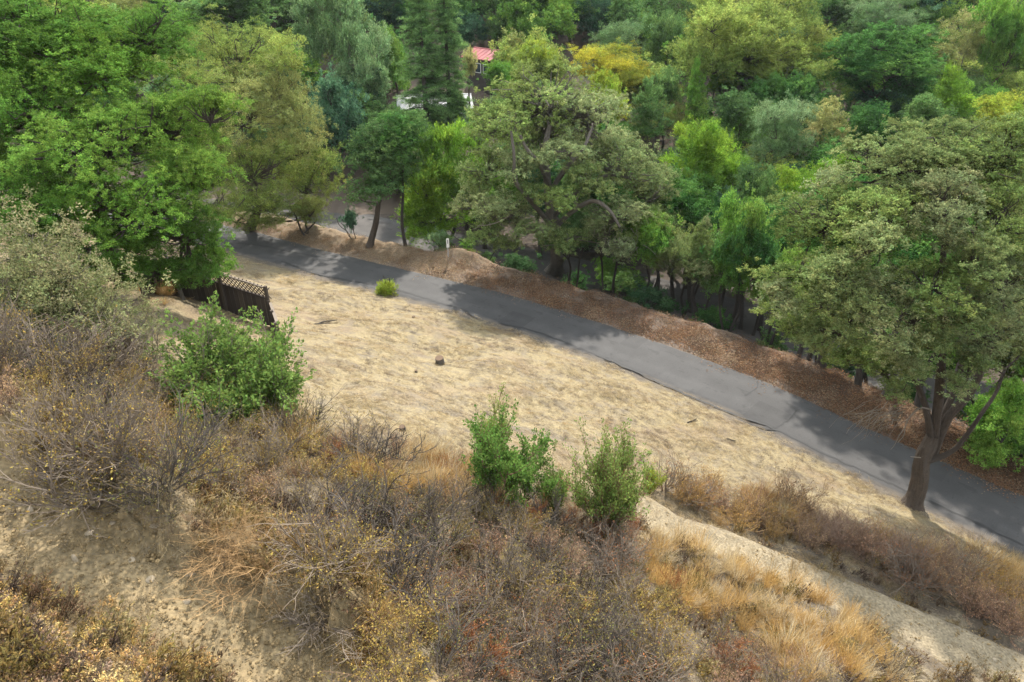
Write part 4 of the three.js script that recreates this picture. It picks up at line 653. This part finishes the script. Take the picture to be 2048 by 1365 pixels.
green('coyote_bush', 'leafy green offshoot spreading sideways between the two green bushes', 'bush', 1040, 1005, 1.5, 24, 'tall', WOOD.brown, { stems: 6, split: [2, 3], len: 0.85, rad: 0.012, leaves: 8000, tilt: 0.75, leafL: 0.042, leafW: 0.024, lift: 0.1 });
green('coyote_bush', 'olive feathery sprigs rising behind the taller green bush', 'bush', 990, 935, 1.5, 25, 'olive', WOOD.brown, { stems: 8, split: [2, 3], len: 0.85, rad: 0.011, leaves: 6000, tilt: 0.42, leafL: 0.045, leafW: 0.016, lift: 0.35 });
green('coyote_bush', 'full leafy green bush with reddish fanning stems', 'bush', 1213, 1064, 2.15, 26, 'coyote', RED, { stems: 24, split: [2, 3], len: 0.82, rad: 0.009, leaves: 20000, tilt: 0.66, leafL: 0.034, leafW: 0.014, lift: 0.28 });
green('coyote_bush', 'low green growth joining the feet of the two green bushes', 'bush', 1105, 1020, 1.1, 28, 'coyote', WOOD.brown, { stems: 14, split: [2, 3], len: 0.8, rad: 0.01, leaves: 5000, tilt: 0.8, leafL: 0.05, leafW: 0.02, lift: 0.25 });
green('coyote_bush', 'small yellowish green bush beside the reddish stemmed one', 'bush', 1298, 990, 0.95, 27, 'lime', WOOD.brown, { stems: 9, split: [2, 3], len: 0.8, rad: 0.011, leaves: 3500, tilt: 0.6, leafL: 0.05, leafW: 0.02, lift: 0.3 });
// drifts of like bushes
function drift(n, poly, kinds, name, label, group, s0, s1, minD = 0.55) {
  const placed = [], inside = (x, y) => { let c = false; for (let i = 0, j = poly.length - 1; i < poly.length; j = i++) { const [xi, yi] = poly[i], [xj, yj] = poly[j]; if (yi > y !== yj > y && x < ((xj - xi) * (y - yi)) / (yj - yi) + xi) c = !c; } return c; };
  const xs = poly.map((p) => p[0]), ys = poly.map((p) => p[1]), x0 = Math.min(...xs), x1 = Math.max(...xs), y0 = Math.min(...ys), y1 = Math.max(...ys);
  for (let tries = 0; placed.length < n && tries < n * 60; tries++) {
    const px = lerp(x0, x1, rS()), py = lerp(y0, y1, rS()); if (!inside(px, py)) continue;
    const p = spot(px, py), tl = polyNear(TRAIL_L, p.x, -p.z)[0], tr = polyNear(TRAIL_R, p.x, -p.z)[0];
    if (Math.abs(tr) < 0.95 || (tl > -0.95 && tl < 0.9)) continue;
    if (placed.some((q) => q.distanceTo(p) < minD)) continue;
    placed.push(p);
    const [kind, look] = kinds[Math.floor(rS() * kinds.length)];
    shrub(kind, look, p, lerp(s0, s1, rS()), rS() * 6.28, name, label, group, 0.75 + 0.35 * rS());
  }
}
drift(56, [[-60, 760], [330, 770], [470, 850], [640, 880], [760, 930], [960, 990], [1000, 1050], [640, 1060], [420, 1010], [150, 940], [-60, 880]], [['mustard', 'mustard'], ['grey', 'grey'], ['grey', 'dark'], ['mauve', 'pinkish'], ['mustard', 'mustard'], ['bare', 'dark']], 'mustard_shrub', 'dry mustard and grey brush bush on the slope below the sapling', 'mustard brush on the slope below the sapling', 0.7, 1.1);
drift(9, [[600, 850], [760, 890], [930, 950], [940, 985], [760, 960], [600, 900]], [['rust', 'rust'], ['mauve', 'mauve']], 'rust_shrub', 'low rusty bush along the upper edge of the brush', 'rusty bushes along the brush edge', 0.5, 0.85, 0.45);
drift(62, [[640, 1060], [1000, 1050], [1250, 1080], [1330, 1240], [1420, 1400], [760, 1420], [820, 1250], [620, 1120]], [['grey', 'grey'], ['bare', 'dark'], ['mustard', 'mustard'], ['grey', 'dark'], ['mauve', 'mauve'], ['mustard', 'mustard'], ['grey', 'greyrust'], ['grey', 'grey'], ['bare', 'bare']], 'grey_shrub', 'grey and mustard dry bush in the tangled brush below the green bushes', 'tangled grey brush below the green bushes', 0.65, 1.05, 0.42);
drift(15, [[930, 985], [1120, 990], [1290, 1050], [1250, 1100], [980, 1060]], [['mauve', 'mauve'], ['rust', 'rust'], ['mustard', 'mustard']], 'brown_shrub', 'low brown bush around the feet of the green bushes', 'brown bushes around the green ones', 0.45, 0.75, 0.4);
drift(58, [[1295, 975], [1480, 985], [1640, 1030], [1800, 1100], [2060, 1180], [2060, 1290], [1880, 1205], [1700, 1130], [1560, 1090], [1400, 1020], [1295, 1005]], [['mauve', 'mauve'], ['mauve', 'pinkish'], ['grey', 'greyrust'], ['mauve', 'gold'], ['rust', 'pinkish'], ['mauve', 'mauve'], ['rust', 'gold'], ['wiry', 'pinkish']], 'mauve_shrub', 'mauve brown dry bush in the band between the path and the big leaning oak', 'mauve brush band beside the path', 0.85, 1.35, 0.4);
drift(14, [[1420, 1290], [1640, 1320], [1760, 1400], [1420, 1400]], [['mauve', 'mauve'], ['grey', 'grey'], ['mauve', 'pinkish']], 'mauve_shrub', 'faded mauve bush at the bottom edge below the golden grass', 'faded bushes below the golden grass', 0.5, 0.8, 0.4);
drift(18, [[60, 960], [330, 1010], [450, 1090], [620, 1200], [700, 1290], [600, 1250], [420, 1150], [240, 1060]], [["mustard", "mustard"], ["rust", "gold"], ["mauve", "pinkish"], ["grey", "dark"]], "scrub_tuft", "low dry tuft growing on the outer side of the worn berm", "dry tufts on the berm", 0.35, 0.6, 0.32);
drift(10, [[-50, 700], [200, 720], [330, 780], [100, 800], [-50, 780]], [['bare', 'grey'], ['grey', 'grey']], 'twiggy_shrub', 'grey twiggy bush with sparse yellow leaves below the faded sage bush', 'grey twiggy bushes under the sage bush', 1.0, 1.35, 0.8);

// ---------------------------------------------------------------- grass, weeds and litter that nobody could count
function tuft(seed, n, len, w, lean, curl = 0.5) {
  const r = rng(seed), list = [];
  for (let i = 0; i < n; i++) { const a = r() * 6.283, e = lean * (0.35 + 0.8 * r()), d = V(Math.cos(a) * Math.sin(e), Math.cos(e), Math.sin(a) * Math.sin(e)), s = 0.55 + 0.7 * r(), L = len * s, p = V((r() - 0.5) * 0.12, 0, (r() - 0.5) * 0.12), side = V().crossVectors(d, V(0, 1, 0)).normalize().addScaledVector(randDir(r), 0.5).normalize(), d2 = d.clone(); d2.y -= curl * (0.4 + r()); d2.normalize(); const kk = 0.7 + 0.6 * r();
    list.push({ p, dir: d, side, l: L * 0.7, w, k: kk }); list.push({ p: p.clone().addScaledVector(d, L * 0.55), dir: d2, side, l: L * 0.6, w: w * 0.8, k: kk }); }
  return leafGeo(list);
}
const STRAWM = dry(1, 1, 1, 0.4);
const STRAWM_SOLID = new THREE.MeshPhysicalMaterial({ vertexColors: true, roughness: 1, specularIntensity: 0.1 });
const TUFTS = [1, 2, 3, 4].map((s) => tuft(s, 12, 0.12, 0.009, 1.3)), TALL = [5, 6, 7].map((s) => tuft(s, 26, 0.62, 0.009, 0.5, 0.45));
const LITTER = [1, 2, 3].map((s) => { const r = rng(700 + s), L = []; for (let i = 0; i < 16; i++) { const a = r() * 6.283, dir = V(Math.cos(a), 0.35 * (r() - 0.3), Math.sin(a)).normalize(), side = V().crossVectors(dir, V(0.6 * (r() - 0.5), 1, 0.6 * (r() - 0.5))).normalize(), s2 = 0.6 + 0.8 * r(); L.push({ p: V((r() - 0.5) * 0.5, 0.015 + 0.03 * r(), (r() - 0.5) * 0.5), dir, side, l: 0.048 * s2, w: 0.026 * s2, k: 0.6 + 0.8 * r(), t: 0.9 + 0.3 * r() }); } return leafGeo(L); });
const WEED = [1, 2, 3].map((s) => { const r = rng(800 + s), L = []; for (let i = 0; i < 5; i++) { const a = r() * 6.283, e = 0.5 * r(), d = V(Math.cos(a) * Math.sin(e), Math.cos(e), Math.sin(a) * Math.sin(e)), h = 0.16 + 0.22 * r(); L.push({ p: V(0, 0, 0), dir: d, side: V().crossVectors(d, V(0, 0.2, 1)).normalize(), l: h, w: 0.008, k: 0.5 }); for (let k = 0; k < 9; k++) { const dir = d.clone().addScaledVector(randDir(r), 1.1).normalize(); L.push({ p: d.clone().multiplyScalar(h * (0.3 + 0.7 * r())), dir, side: V().crossVectors(dir, randDir(r)).normalize(), l: 0.032 + 0.026 * r(), w: 0.015, k: 0.6 + 0.8 * r(), t: 0.9 + 0.3 * r() }); } } return leafGeo(L); });
function patch(geos, seed, n, R) { const r = rng(seed), gs = []; for (let i = 0; i < n; i++) { const g = geos[i % geos.length].clone(), s = 0.7 + 0.6 * r(), a = r() * 6.283, q = R * Math.sqrt(r()), j = 0.72 + 0.56 * r(); g.applyMatrix4(new THREE.Matrix4().compose(V(Math.cos(a) * q, 0, Math.sin(a) * q), new THREE.Quaternion().setFromEuler(new THREE.Euler(0, r() * 6.283, 0)), V(s, s * (0.6 + 0.6 * r()), s))); const c = g.attributes.color; for (let k = 0; k < c.count * 3; k++) c.array[k] *= j; gs.push(g); } return mergeGeometries(gs); }
const STRAW_P = [1, 2, 3, 4, 5].map((s) => patch(TUFTS, s, 16, 0.62)), TALL_P = [1, 2, 3, 4].map((s) => patch(TALL, 20 + s, 6, 0.24)), WEED_P = [1, 2, 3, 4].map((s) => patch(WEED, 30 + s, 7, 0.28)), LITTER_P = [1, 2, 3, 4].map((s) => patch(LITTER, 40 + s, 7, 0.45));
const slopeQ = (x, f) => { const e = 0.25, nx = (H(x - e, f) - H(x + e, f)) / (2 * e), nz = (H(x, f + e) - H(x, f - e)) / (2 * e); return new THREE.Quaternion().setFromUnitVectors(V(0, 1, 0), V(nx, 1, nz).normalize()); };
const qYaw = (r, tilt = 0.25) => new THREE.Quaternion().setFromEuler(E3.set((r() - 0.5) * tilt, r() * 6.283, (r() - 0.5) * tilt));
const stuffRoot = (name, label, category) => { const g = new THREE.Group(); g.name = name; g.userData = { kind: 'stuff', label, category }; scene.add(g); return g; };
{
  const r = rng(31), field = [], tall = [], weeds = [], litter = [];
  const add = (list, x, f, s, c, tilt, sy, k) => { const j = 0.88 + 0.24 * r(); list.push({ p: V(x, H(x, f) + 0.004, -f), q: slopeQ(x, f).multiply(qYaw(r, tilt * 0.3)), s, c: c.map((v) => v * j * (k ?? 0.61)), sy }); };
  const shades = [[0.52, 0.41, 0.23], [0.56, 0.45, 0.28], [0.46, 0.34, 0.18], [0.50, 0.42, 0.29], [0.30, 0.23, 0.16], [0.24, 0.20, 0.165]];
  for (let i = 0; i < 26000 && field.length < 5200; i++) {                     // mown straw on the open slope, thinner with distance from the eye
    const px = r() * 2300 - 120, py = 470 + r() * 760, p = hitOn(px, py, base0), x = p[0], f = p[1], d = roadD(x, f);
    if (d < 2.15 || d > brushD(x) + 2.5) continue;
    const m = fbm(x * 0.9 + 5, f * 0.9, 3, n2); if (m < -0.18 && r() < 0.65) continue;
    const tr = Math.abs(polyNear(TRAIL_R, x, f)[0]); if (tr < 1.0 && r() < 0.85) continue;
    add(field, x, f, (0.6 + 0.8 * r()) * clamp(f / 26, 0.7, 1.5), shades[Math.floor(Math.pow(r(), 1.2) * 6)], 0.5, 0.35 + 0.4 * r());
  }
  for (let i = 0; i < 1500; i++) {                                               // sparse straw through the brush and trails
    const px = r() * 2200 - 80, py = 820 + r() * 640, p = hitOn(px, py, base0), x = p[0], f = p[1]; if (roadD(x, f) < brushD(x)) continue;
    const tl = polyNear(TRAIL_L, x, f)[0], tr = Math.abs(polyNear(TRAIL_R, x, f)[0]); if ((tr < 0.7 || (tl > -0.7 && tl < 0.6)) && r() < 0.8) continue;
    add(field, x, f, 0.5 + 0.7 * r(), shades[Math.floor(r() * 5)].map((v) => v * 0.75), 0.4, 0.8 + 0.6 * r());
  }
  const inPoly = (poly, x, y) => { let c = false; for (let i = 0, j = poly.length - 1; i < poly.length; j = i++) { const [xi, yi] = poly[i], [xj, yj] = poly[j]; if (yi > y !== yj > y && x < ((xj - xi) * (y - yi)) / (yj - yi) + xi) c = !c; } return c; };
  const gold = [[0.56, 0.36, 0.13], [0.62, 0.43, 0.18], [0.50, 0.31, 0.11], [0.64, 0.50, 0.28], [0.66, 0.55, 0.36]];
  for (const [n, poly] of [[230, [[1240, 1090], [1330, 1065], [1480, 1130], [1640, 1190], [1780, 1290], [1800, 1380], [1560, 1380], [1500, 1270], [1330, 1200]]], [60, [[1480, 980], [1640, 1050], [1660, 1090], [1500, 1020]]], [50, [[520, 850], [620, 860], [640, 900], [560, 890]]], [80, [[700, 950], [930, 950], [960, 1010], [760, 990]]], [9, [[715, 1335], [770, 1300], [790, 1340], [740, 1360]]], [80, [[1800, 1080], [2048, 1130], [2048, 1180], [1840, 1120]]], [45, [[290, 570], [400, 590], [330, 620], [280, 600]]], [30, [[780, 880], [950, 935], [900, 950], [790, 915]]]])
    for (let i = 0, k = 0; k < n && i < n * 20; i++) { const xs = poly.map((p) => p[0]), ys = poly.map((p) => p[1]), px = lerp(Math.min(...xs), Math.max(...xs), r()), py = lerp(Math.min(...ys), Math.max(...ys), r()); if (!inPoly(poly, px, py)) continue; k++; const p = hitOn(px, py, base0); add(tall, p[0], p[1], 0.42 + 0.5 * r(), gold[Math.floor(r() * 5)], 0.8, 0.7 + 0.45 * r(), 0.74); }
  const wcol = [[0.48, 0.37, 0.13], [0.40, 0.28, 0.12], [0.30, 0.21, 0.13], [0.54, 0.44, 0.20], [0.24, 0.185, 0.14]];
  const wp = [[-60, 1120], [120, 1160], [260, 1230], [420, 1330], [470, 1400], [-60, 1400]];
  for (let i = 0; i < 1600 && weeds.length < 150; i++) { const px = -60 + 540 * r(), py = 1110 + 290 * r(); if (!inPoly(wp, px, py)) continue; const p = hitOn(px, py, base0); add(weeds, p[0], p[1], 0.45 + 0.5 * r(), wcol[Math.floor(r() * 5)], 0.4, 0.8, 1.4); }
  for (let i = 0; i < 2600; i++) { const px = r() * 2150 - 50, py = 740 + r() * 660, p = hitOn(px, py, base0), x = p[0], f = p[1], d = roadD(x, f); if (d < brushD(x) + 0.3) continue; const tl = polyNear(TRAIL_L, x, f)[0], tr = Math.abs(polyNear(TRAIL_R, x, f)[0]); if (tr < 1.1 || (tl > -0.9 && tl < 0.9)) continue; if (fbm(x * 0.7, f * 0.7, 2, n3) < -0.05) continue; add(weeds, x, f, 0.6 + 0.8 * r(), wcol[Math.floor(r() * 5)].map((v) => v * 0.8), 0.5); }
  const lcol = [[0.27, 0.165, 0.10], [0.33, 0.19, 0.10], [0.20, 0.135, 0.09], [0.38, 0.28, 0.18], [0.15, 0.10, 0.07]];
  for (let i = 0; i < 14000 && litter.length < 3000; i++) { const px = 440 + r() * 1650, py = 440 + r() * 560, p = hitOn(px, py, base0), x = p[0], f = p[1], d = roadD(x, f); if (d < -9.5 || d > -1.3 || (d > -2.05 && r() < 0.75)) continue; add(litter, x, f, (0.7 + 0.7 * r()) * 1.25, x < -3 && r() < 0.7 ? [0.42, 0.31, 0.19] : lcol[Math.floor(r() * 5)], 0.25, 1, 0.66); }
  const clods = [], cg = [1, 2, 3].map((s) => { const rr = rng(s * 5), gs = []; for (let i = 0; i < 22; i++) { const g = new THREE.IcosahedronGeometry(0.008 + 0.022 * rr() * rr() + (i ? 0 : 0.02), 0), q = Math.sqrt(rr()) * 0.35, a2 = rr() * 6.283; g.scale(1, 0.55, 0.8); g.rotateY(rr() * 6); g.translate(Math.cos(a2) * q, 0.004, Math.sin(a2) * q); const n = g.attributes.position.count, kk = 0.65 + 0.6 * rr(), c = new Float32Array(n * 3).fill(kk); g.setAttribute('color', new THREE.BufferAttribute(c, 3)); gs.push(g); } return mergeGeometries(gs); });
  for (let i = 0; i < 2600; i++) { const px = r() * 2150 - 50, py = 860 + r() * 540, p = hitOn(px, py, base0), x = p[0], f = p[1], tl = polyNear(TRAIL_L, x, f)[0], tr = Math.abs(polyNear(TRAIL_R, x, f)[0]); if (!(tr < 1.4 || (tl > -3 && tl < 1.6))) continue; add(clods, x, f, 0.6 + 0.8 * r(), [0.46, 0.34, 0.18], 0.3, 1, 0.46); }
  scatter('clod_patch', cg, STRAWM_SOLID, clods, stuffRoot('dirt_clods', 'crumbled dirt and small pebbles on the worn trails', 'gravel'));
  scatter('straw', STRAW_P, STRAWM, field, stuffRoot('dry_grass', 'short dry straw covering the open sunlit slope', 'grass'));
  scatter('blades', TALL_P, STRAWM, tall, stuffRoot('golden_grass', 'long golden dry grass growing among the bushes', 'grass'));
  scatter('sprigs', WEED_P, STRAWM, weeds, stuffRoot('dry_weeds', 'low yellow and brown dried weeds under the brush', 'weeds'));
  scatter('leaves', LITTER_P, STRAWM, litter, stuffRoot('leaf_litter', 'reddish brown fallen leaves on the bank beyond the road', 'leaves'));
}

// ---------------------------------------------------------------- stumps, logs, sign, fence, buildings
function stump(px, py, rad, h, label, tilt = 0) {
  const p = spot(px, py), g = thing('tree_stump', label, 'stump', p); const pts = [[0.001, -0.1], [rad * 1.12, -0.1], [rad * 1.05, 0.04], [rad, h * 0.5], [rad * 0.97, h - 0.02], [rad * 0.93, h]].map((q) => new THREE.Vector2(q[0], q[1]));
  const lg = new THREE.LatheGeometry(pts, 16), P = lg.attributes.position; for (let i = 0; i < P.count; i++) { const a = Math.atan2(P.getZ(i), P.getX(i)), k = 1 + 0.07 * Math.sin(3 * a) + 0.05 * Math.sin(7 * a + 1); P.setX(i, P.getX(i) * k); P.setZ(i, P.getZ(i) * k); } lg.computeVertexNormals();
  part('bark', lg, BARK.grey, g); const cap = part('cut_face', new THREE.CylinderGeometry(rad * 0.95, rad * 0.95, 0.012, 18), wood(0.12, 0.085, 0.06), g); cap.position.y = h + 0.002; g.rotation.set(tilt, 0.4, tilt * 0.6); return g;
}
stump(880, 727, 0.2, 0.32, 'brown sawn stump alone in the middle of the straw slope', 0.12);
stump(806, 861, 0.09, 0.16, 'small dark stump at the foot of the straw slope near the brush', 0.2);
stump(827, 636, 0.08, 0.1, 'tiny dark stump on the straw slope close to the road');
stump(832, 745, 0.06, 0.09, 'tiny black stump just below the brown sawn one');
for (const [px, py, L, a, lab] of [[1384, 844, 0.55, 0.5, 'short dark stick lying on the straw slope near the road'], [1462, 882, 0.42, -0.5, 'short stick lying on the slope, closer to the leaning oak'], [636, 650, 1.2, 0.1, 'grey weathered plank lying on the slope beside the fence'], [655, 646, 1.0, 0.35, 'thin grey branch lying beside the weathered plank'], [700, 905, 0.8, 0.8, 'thin stick lying at the edge of the brush']]) {
  const p = spot(px, py), r = rng(px), g = thing('fallen_branch', lab, 'branch', V(p.x, p.y + 0.04, p.z)); part('stick', tube(bend(V(-L / 2, 0, 0), V(L / 2, 0.03, 0), r, 0.05), 0.04, 0.022, 6, 6), px < 700 ? BARK.grey : BARK.brown, g); part('twig', tube([V(0.05, 0.01, 0), V(0.15, 0.05, 0.1), V(0.2, 0.06, 0.18)], 0.014, 0.006, 4, 3), BARK.brown, g); g.rotation.y = a;
}
// stones by the worn trail
{
  const r = rng(61), geo = [1, 2, 3].map((s) => { const g = new THREE.IcosahedronGeometry(1, 2), P = g.attributes.position; for (let i = 0; i < P.count; i++) { const v = V(P.getX(i), P.getY(i), P.getZ(i)), k = 1 + 0.28 * fbm(v.x * 1.3 + s * 7, v.y * 1.3 + v.z, 2); P.setXYZ(i, v.x * k, v.y * k * 0.62, v.z * k * 0.85); } g.computeVertexNormals(); return g; });
  const sm = wood(0.27, 0.225, 0.16), list = [[92, 1051], [178, 1066], [222, 1047], [310, 1052], [60, 1020], [150, 1120], [262, 1122], [380, 1150], [300, 1160], [372, 1206], [1395, 1085], [1440, 1115], [1560, 1130], [1690, 1170], [1860, 1265], [1990, 1320]];
  list.forEach(([px, py], i) => { const g = thing('stone', i < 10 ? 'pale weathered stone beside the worn trail and its berm' : 'pale stone lying on the narrow dirt path', 'stone', spot(px, py), i < 10 ? 'stones beside the berm trail' : 'stones on the dirt path'); g.rotation.set(r() * 0.5, r() * 6, r() * 0.5); g.scale.set(0.05 + 0.05 * r(), 0.035, 0.035 + 0.04 * r()); part('stone_body', geo[i % 3], sm, g); });
}
// white marker by the road
{
  const p = ground(897, 508); p.z += 0.25; p.y = H(p.x, -p.z); const g = thing('road_marker', 'white marker plate on a short grey post beyond the road', 'sign', p);
  const post = part('post', new THREE.CylinderGeometry(0.035, 0.035, 1.35, 10), wood(0.36, 0.36, 0.36), g); post.position.y = 0.6;
  const sh = new THREE.Shape(); sh.moveTo(-0.1, -0.32); sh.lineTo(0.1, -0.32); sh.lineTo(0.1, 0.3); sh.quadraticCurveTo(0.1, 0.36, 0.04, 0.36); sh.lineTo(-0.04, 0.36); sh.quadraticCurveTo(-0.1, 0.36, -0.1, 0.3); sh.closePath();
  const pl = part('plate', new THREE.ExtrudeGeometry(sh, { depth: 0.012, bevelEnabled: true, bevelSize: 0.004, bevelThickness: 0.003, bevelSegments: 1 }), new THREE.MeshStandardMaterial({ color: new THREE.Color().setRGB(0.78, 0.78, 0.74), roughness: 0.5 }), g); pl.position.set(0, 1.05, 0.04);
  const bar = part('dark_mark', new THREE.BoxGeometry(0.045, 0.3, 0.006), wood(0.06, 0.06, 0.06), pl); bar.position.set(0, 0.12, 0.02); g.rotation.y = 0.25;
}
// pale leaning dead trunk at the frame's edge by the road
{
  const p = ground(2040, 1128), r = rng(8), g = thing('dead_snag', 'pale weathered leaning dead snag at the road edge, beyond the leaning oak', 'snag', p);
  part('trunk', tube([V(-0.05, -0.2, 0), V(0.1, 0.6, 0), V(0.3, 1.4, -0.1), V(0.45, 1.9, -0.1)], 0.13, 0.05, 8, 8, 0.4), BARK.pale, g); part('branch', tube(bend(V(0.15, 0.8, 0), V(0.7, 1.2, 0.2), r, 0.1), 0.04, 0.015, 6, 5), BARK.pale, g);
}
// lattice-topped board fence
const stain = [wood(0.055, 0.045, 0.038), wood(0.068, 0.056, 0.046), wood(0.047, 0.039, 0.034)], stainCap = wood(0.16, 0.135, 0.11);
function fence(A, B, h, lat, label, posts, boardW = 0.2) {
  const L = Math.hypot(B.x - A.x, B.z - A.z), g = thing('board_fence', label, 'fence', A.clone()), r = rng(Math.floor(L * 100)); g.rotation.y = Math.atan2(-(B.z - A.z), B.x - A.x);
  const yAt = (x) => lerp(0, B.y - A.y, x / L), n = Math.round(L / boardW), bg = new THREE.BoxGeometry(boardW - 0.012, h - lat, 0.024), postG = new THREE.BoxGeometry(0.12, h + 0.25, 0.12);
  for (let i = 0; i < n; i++) { const x = (i + 0.5) * (L / n), m = part('board', bg, stain[Math.floor(r() * 3)], g); m.position.set(x, yAt(x) + (h - lat) / 2, (r() - 0.5) * 0.008); }
  for (let i = 0; i <= posts; i++) { const x = (L * i) / posts, m = part('post', postG, stain[1], g); m.position.set(x, yAt(x) + (h + 0.05) / 2, 0.075); }
  const sl = Math.atan2(B.y - A.y, L);
  for (const [yy, mat] of [[h, stainCap], ...(lat ? [[h - lat, stain[2]]] : [])]) { const m = part('rail', new THREE.BoxGeometry(L + 0.06, 0.06, 0.11), mat, g); m.position.set(L / 2, (B.y - A.y) / 2 + yy + 0.03, 0.01); m.rotation.z = sl; }
  if (lat) { const ns = Math.round(L / 0.17), sg = new THREE.BoxGeometry(0.038, lat * 1.42, 0.01); for (const s of [-1, 1]) for (let i = 0; i < ns; i++) { const x = (i + 0.5) * (L / ns), m = part('lattice_strip', sg, stain[i % 3], g); m.position.set(x, yAt(x) + h - lat / 2 + 0.03, s * 0.006 + 0.002); m.rotation.z = s * 0.72; } }
  return g;
}
{
  const c = ground(548, 655), a = c.clone().add(V(-4.2, 0, -0.9)), b = ground(285, 590);
  a.y = H(a.x, -a.z);
  fence(a, c, 1.9, 0.5, 'dark stained fence panel with a lattice top beside the sapling', 2);
  fence(b, a.clone().add(V(-0.15, 0, 0.1)), 1.7, 0, 'long dark board fence half hidden under the huge green tree', 5);
  const e = ground(568, 712); fence(c.clone().add(V(0.1, 0, 0.12)), e, 1.25, 0, 'short run of dark fence stepping down the slope behind the sapling', 2);
  const lg = thing('leaning_log', 'pale bare pole leaning on the dark fence near its lattice end', 'pole', a.clone().add(V(0.25, 0, 0.5))); part('pole_shaft', tube([V(-0.5, 2.2, -0.5), V(0, 1.2, 0.1), V(0.45, 0.0, 0.7)], 0.06, 0.1, 7, 6), BARK.grey, lg);
}
// red-roofed building and the pale house beyond the redwoods
function building(px, py, f, w, dpt, wallH, turn, name, label, roofMat, wallMat, pitch, ribs) {
  const p = footUnder(px, py, f); p.y = at(px, py, f).y - wallH - 0.6; const g = thing(name, label, 'building', p); g.rotation.y = turn;
  const wall = part('wall', new THREE.BoxGeometry(w, wallH + 3, dpt), wallMat, g); wall.position.y = wallH / 2 - 1.5;
  const rise = Math.tan(pitch) * dpt / 2, len = Math.hypot(dpt / 2 + 0.5, rise + 0.29);
  for (const s of [-1, 1]) {
    const roof = part('roof', new THREE.BoxGeometry(w + 0.9, 0.1, len), roofMat, g); roof.position.set(0, wallH + rise / 2 - 0.05, s * (dpt / 4 + 0.2)); roof.rotation.x = s * pitch;
    for (let i = 0; i <= ribs; i++) { const rb = part('roof_rib', new THREE.BoxGeometry(0.05, 0.04, len), roofMat, roof); rb.position.set(-(w + 0.9) / 2 + 0.05 + ((w + 0.8) * i) / ribs, 0.068, 0); }
  }
  const ridge = part('ridge_cap', new THREE.BoxGeometry(w + 0.94, 0.09, 0.3), roofMat, g); ridge.position.y = wallH + rise + 0.06;
  const gs = new THREE.Shape(); gs.moveTo(-dpt / 2, 0); gs.lineTo(dpt / 2, 0); gs.lineTo(0, rise); gs.closePath();
  for (const s of [-1, 1]) { const gb = part('gable', new THREE.ExtrudeGeometry(gs, { depth: 0.08, bevelEnabled: false }), wallMat, g); gb.rotation.y = Math.PI / 2; gb.position.set(s * (w / 2 - 0.05) - 0.04, wallH, 0); }
  const glass = new THREE.MeshStandardMaterial({ color: new THREE.Color().setRGB(0.03, 0.04, 0.05), roughness: 0.12 });
  for (let i = 0; i < 3; i++) { const x = -w / 2 + (w * (i + 0.5)) / 3, fr = part('window', new THREE.BoxGeometry(1.1, 1.2, 0.08), wood(0.5, 0.5, 0.48), g); fr.position.set(x, wallH - 1.3, dpt / 2 + 0.03); const pn = part('pane', new THREE.BoxGeometry(0.94, 1.04, 0.02), glass, fr); pn.position.z = 0.045; }
  return g;
}
building(978, 102, 98, 4.6, 4.2, 2.6, -0.75, 'red_roofed_building', 'small building with a ribbed red metal roof among the trees', new THREE.MeshStandardMaterial({ color: new THREE.Color().setRGB(0.30, 0.10, 0.10), roughness: 0.35, metalness: 0.15 }), wood(0.05, 0.045, 0.04), 0.36, 7);
building(868, 196, 90, 8.5, 6, 3.2, 0.15, 'pale_house', 'white walled house glimpsed between the redwood trunks', wood(0.42, 0.42, 0.42), wood(0.4, 0.4, 0.39), 0.3, 12);

scene.fog = new THREE.FogExp2(0xdde8f0, 0.00010);                  // thin summer haze over the valley
renderer.render(scene, camera);
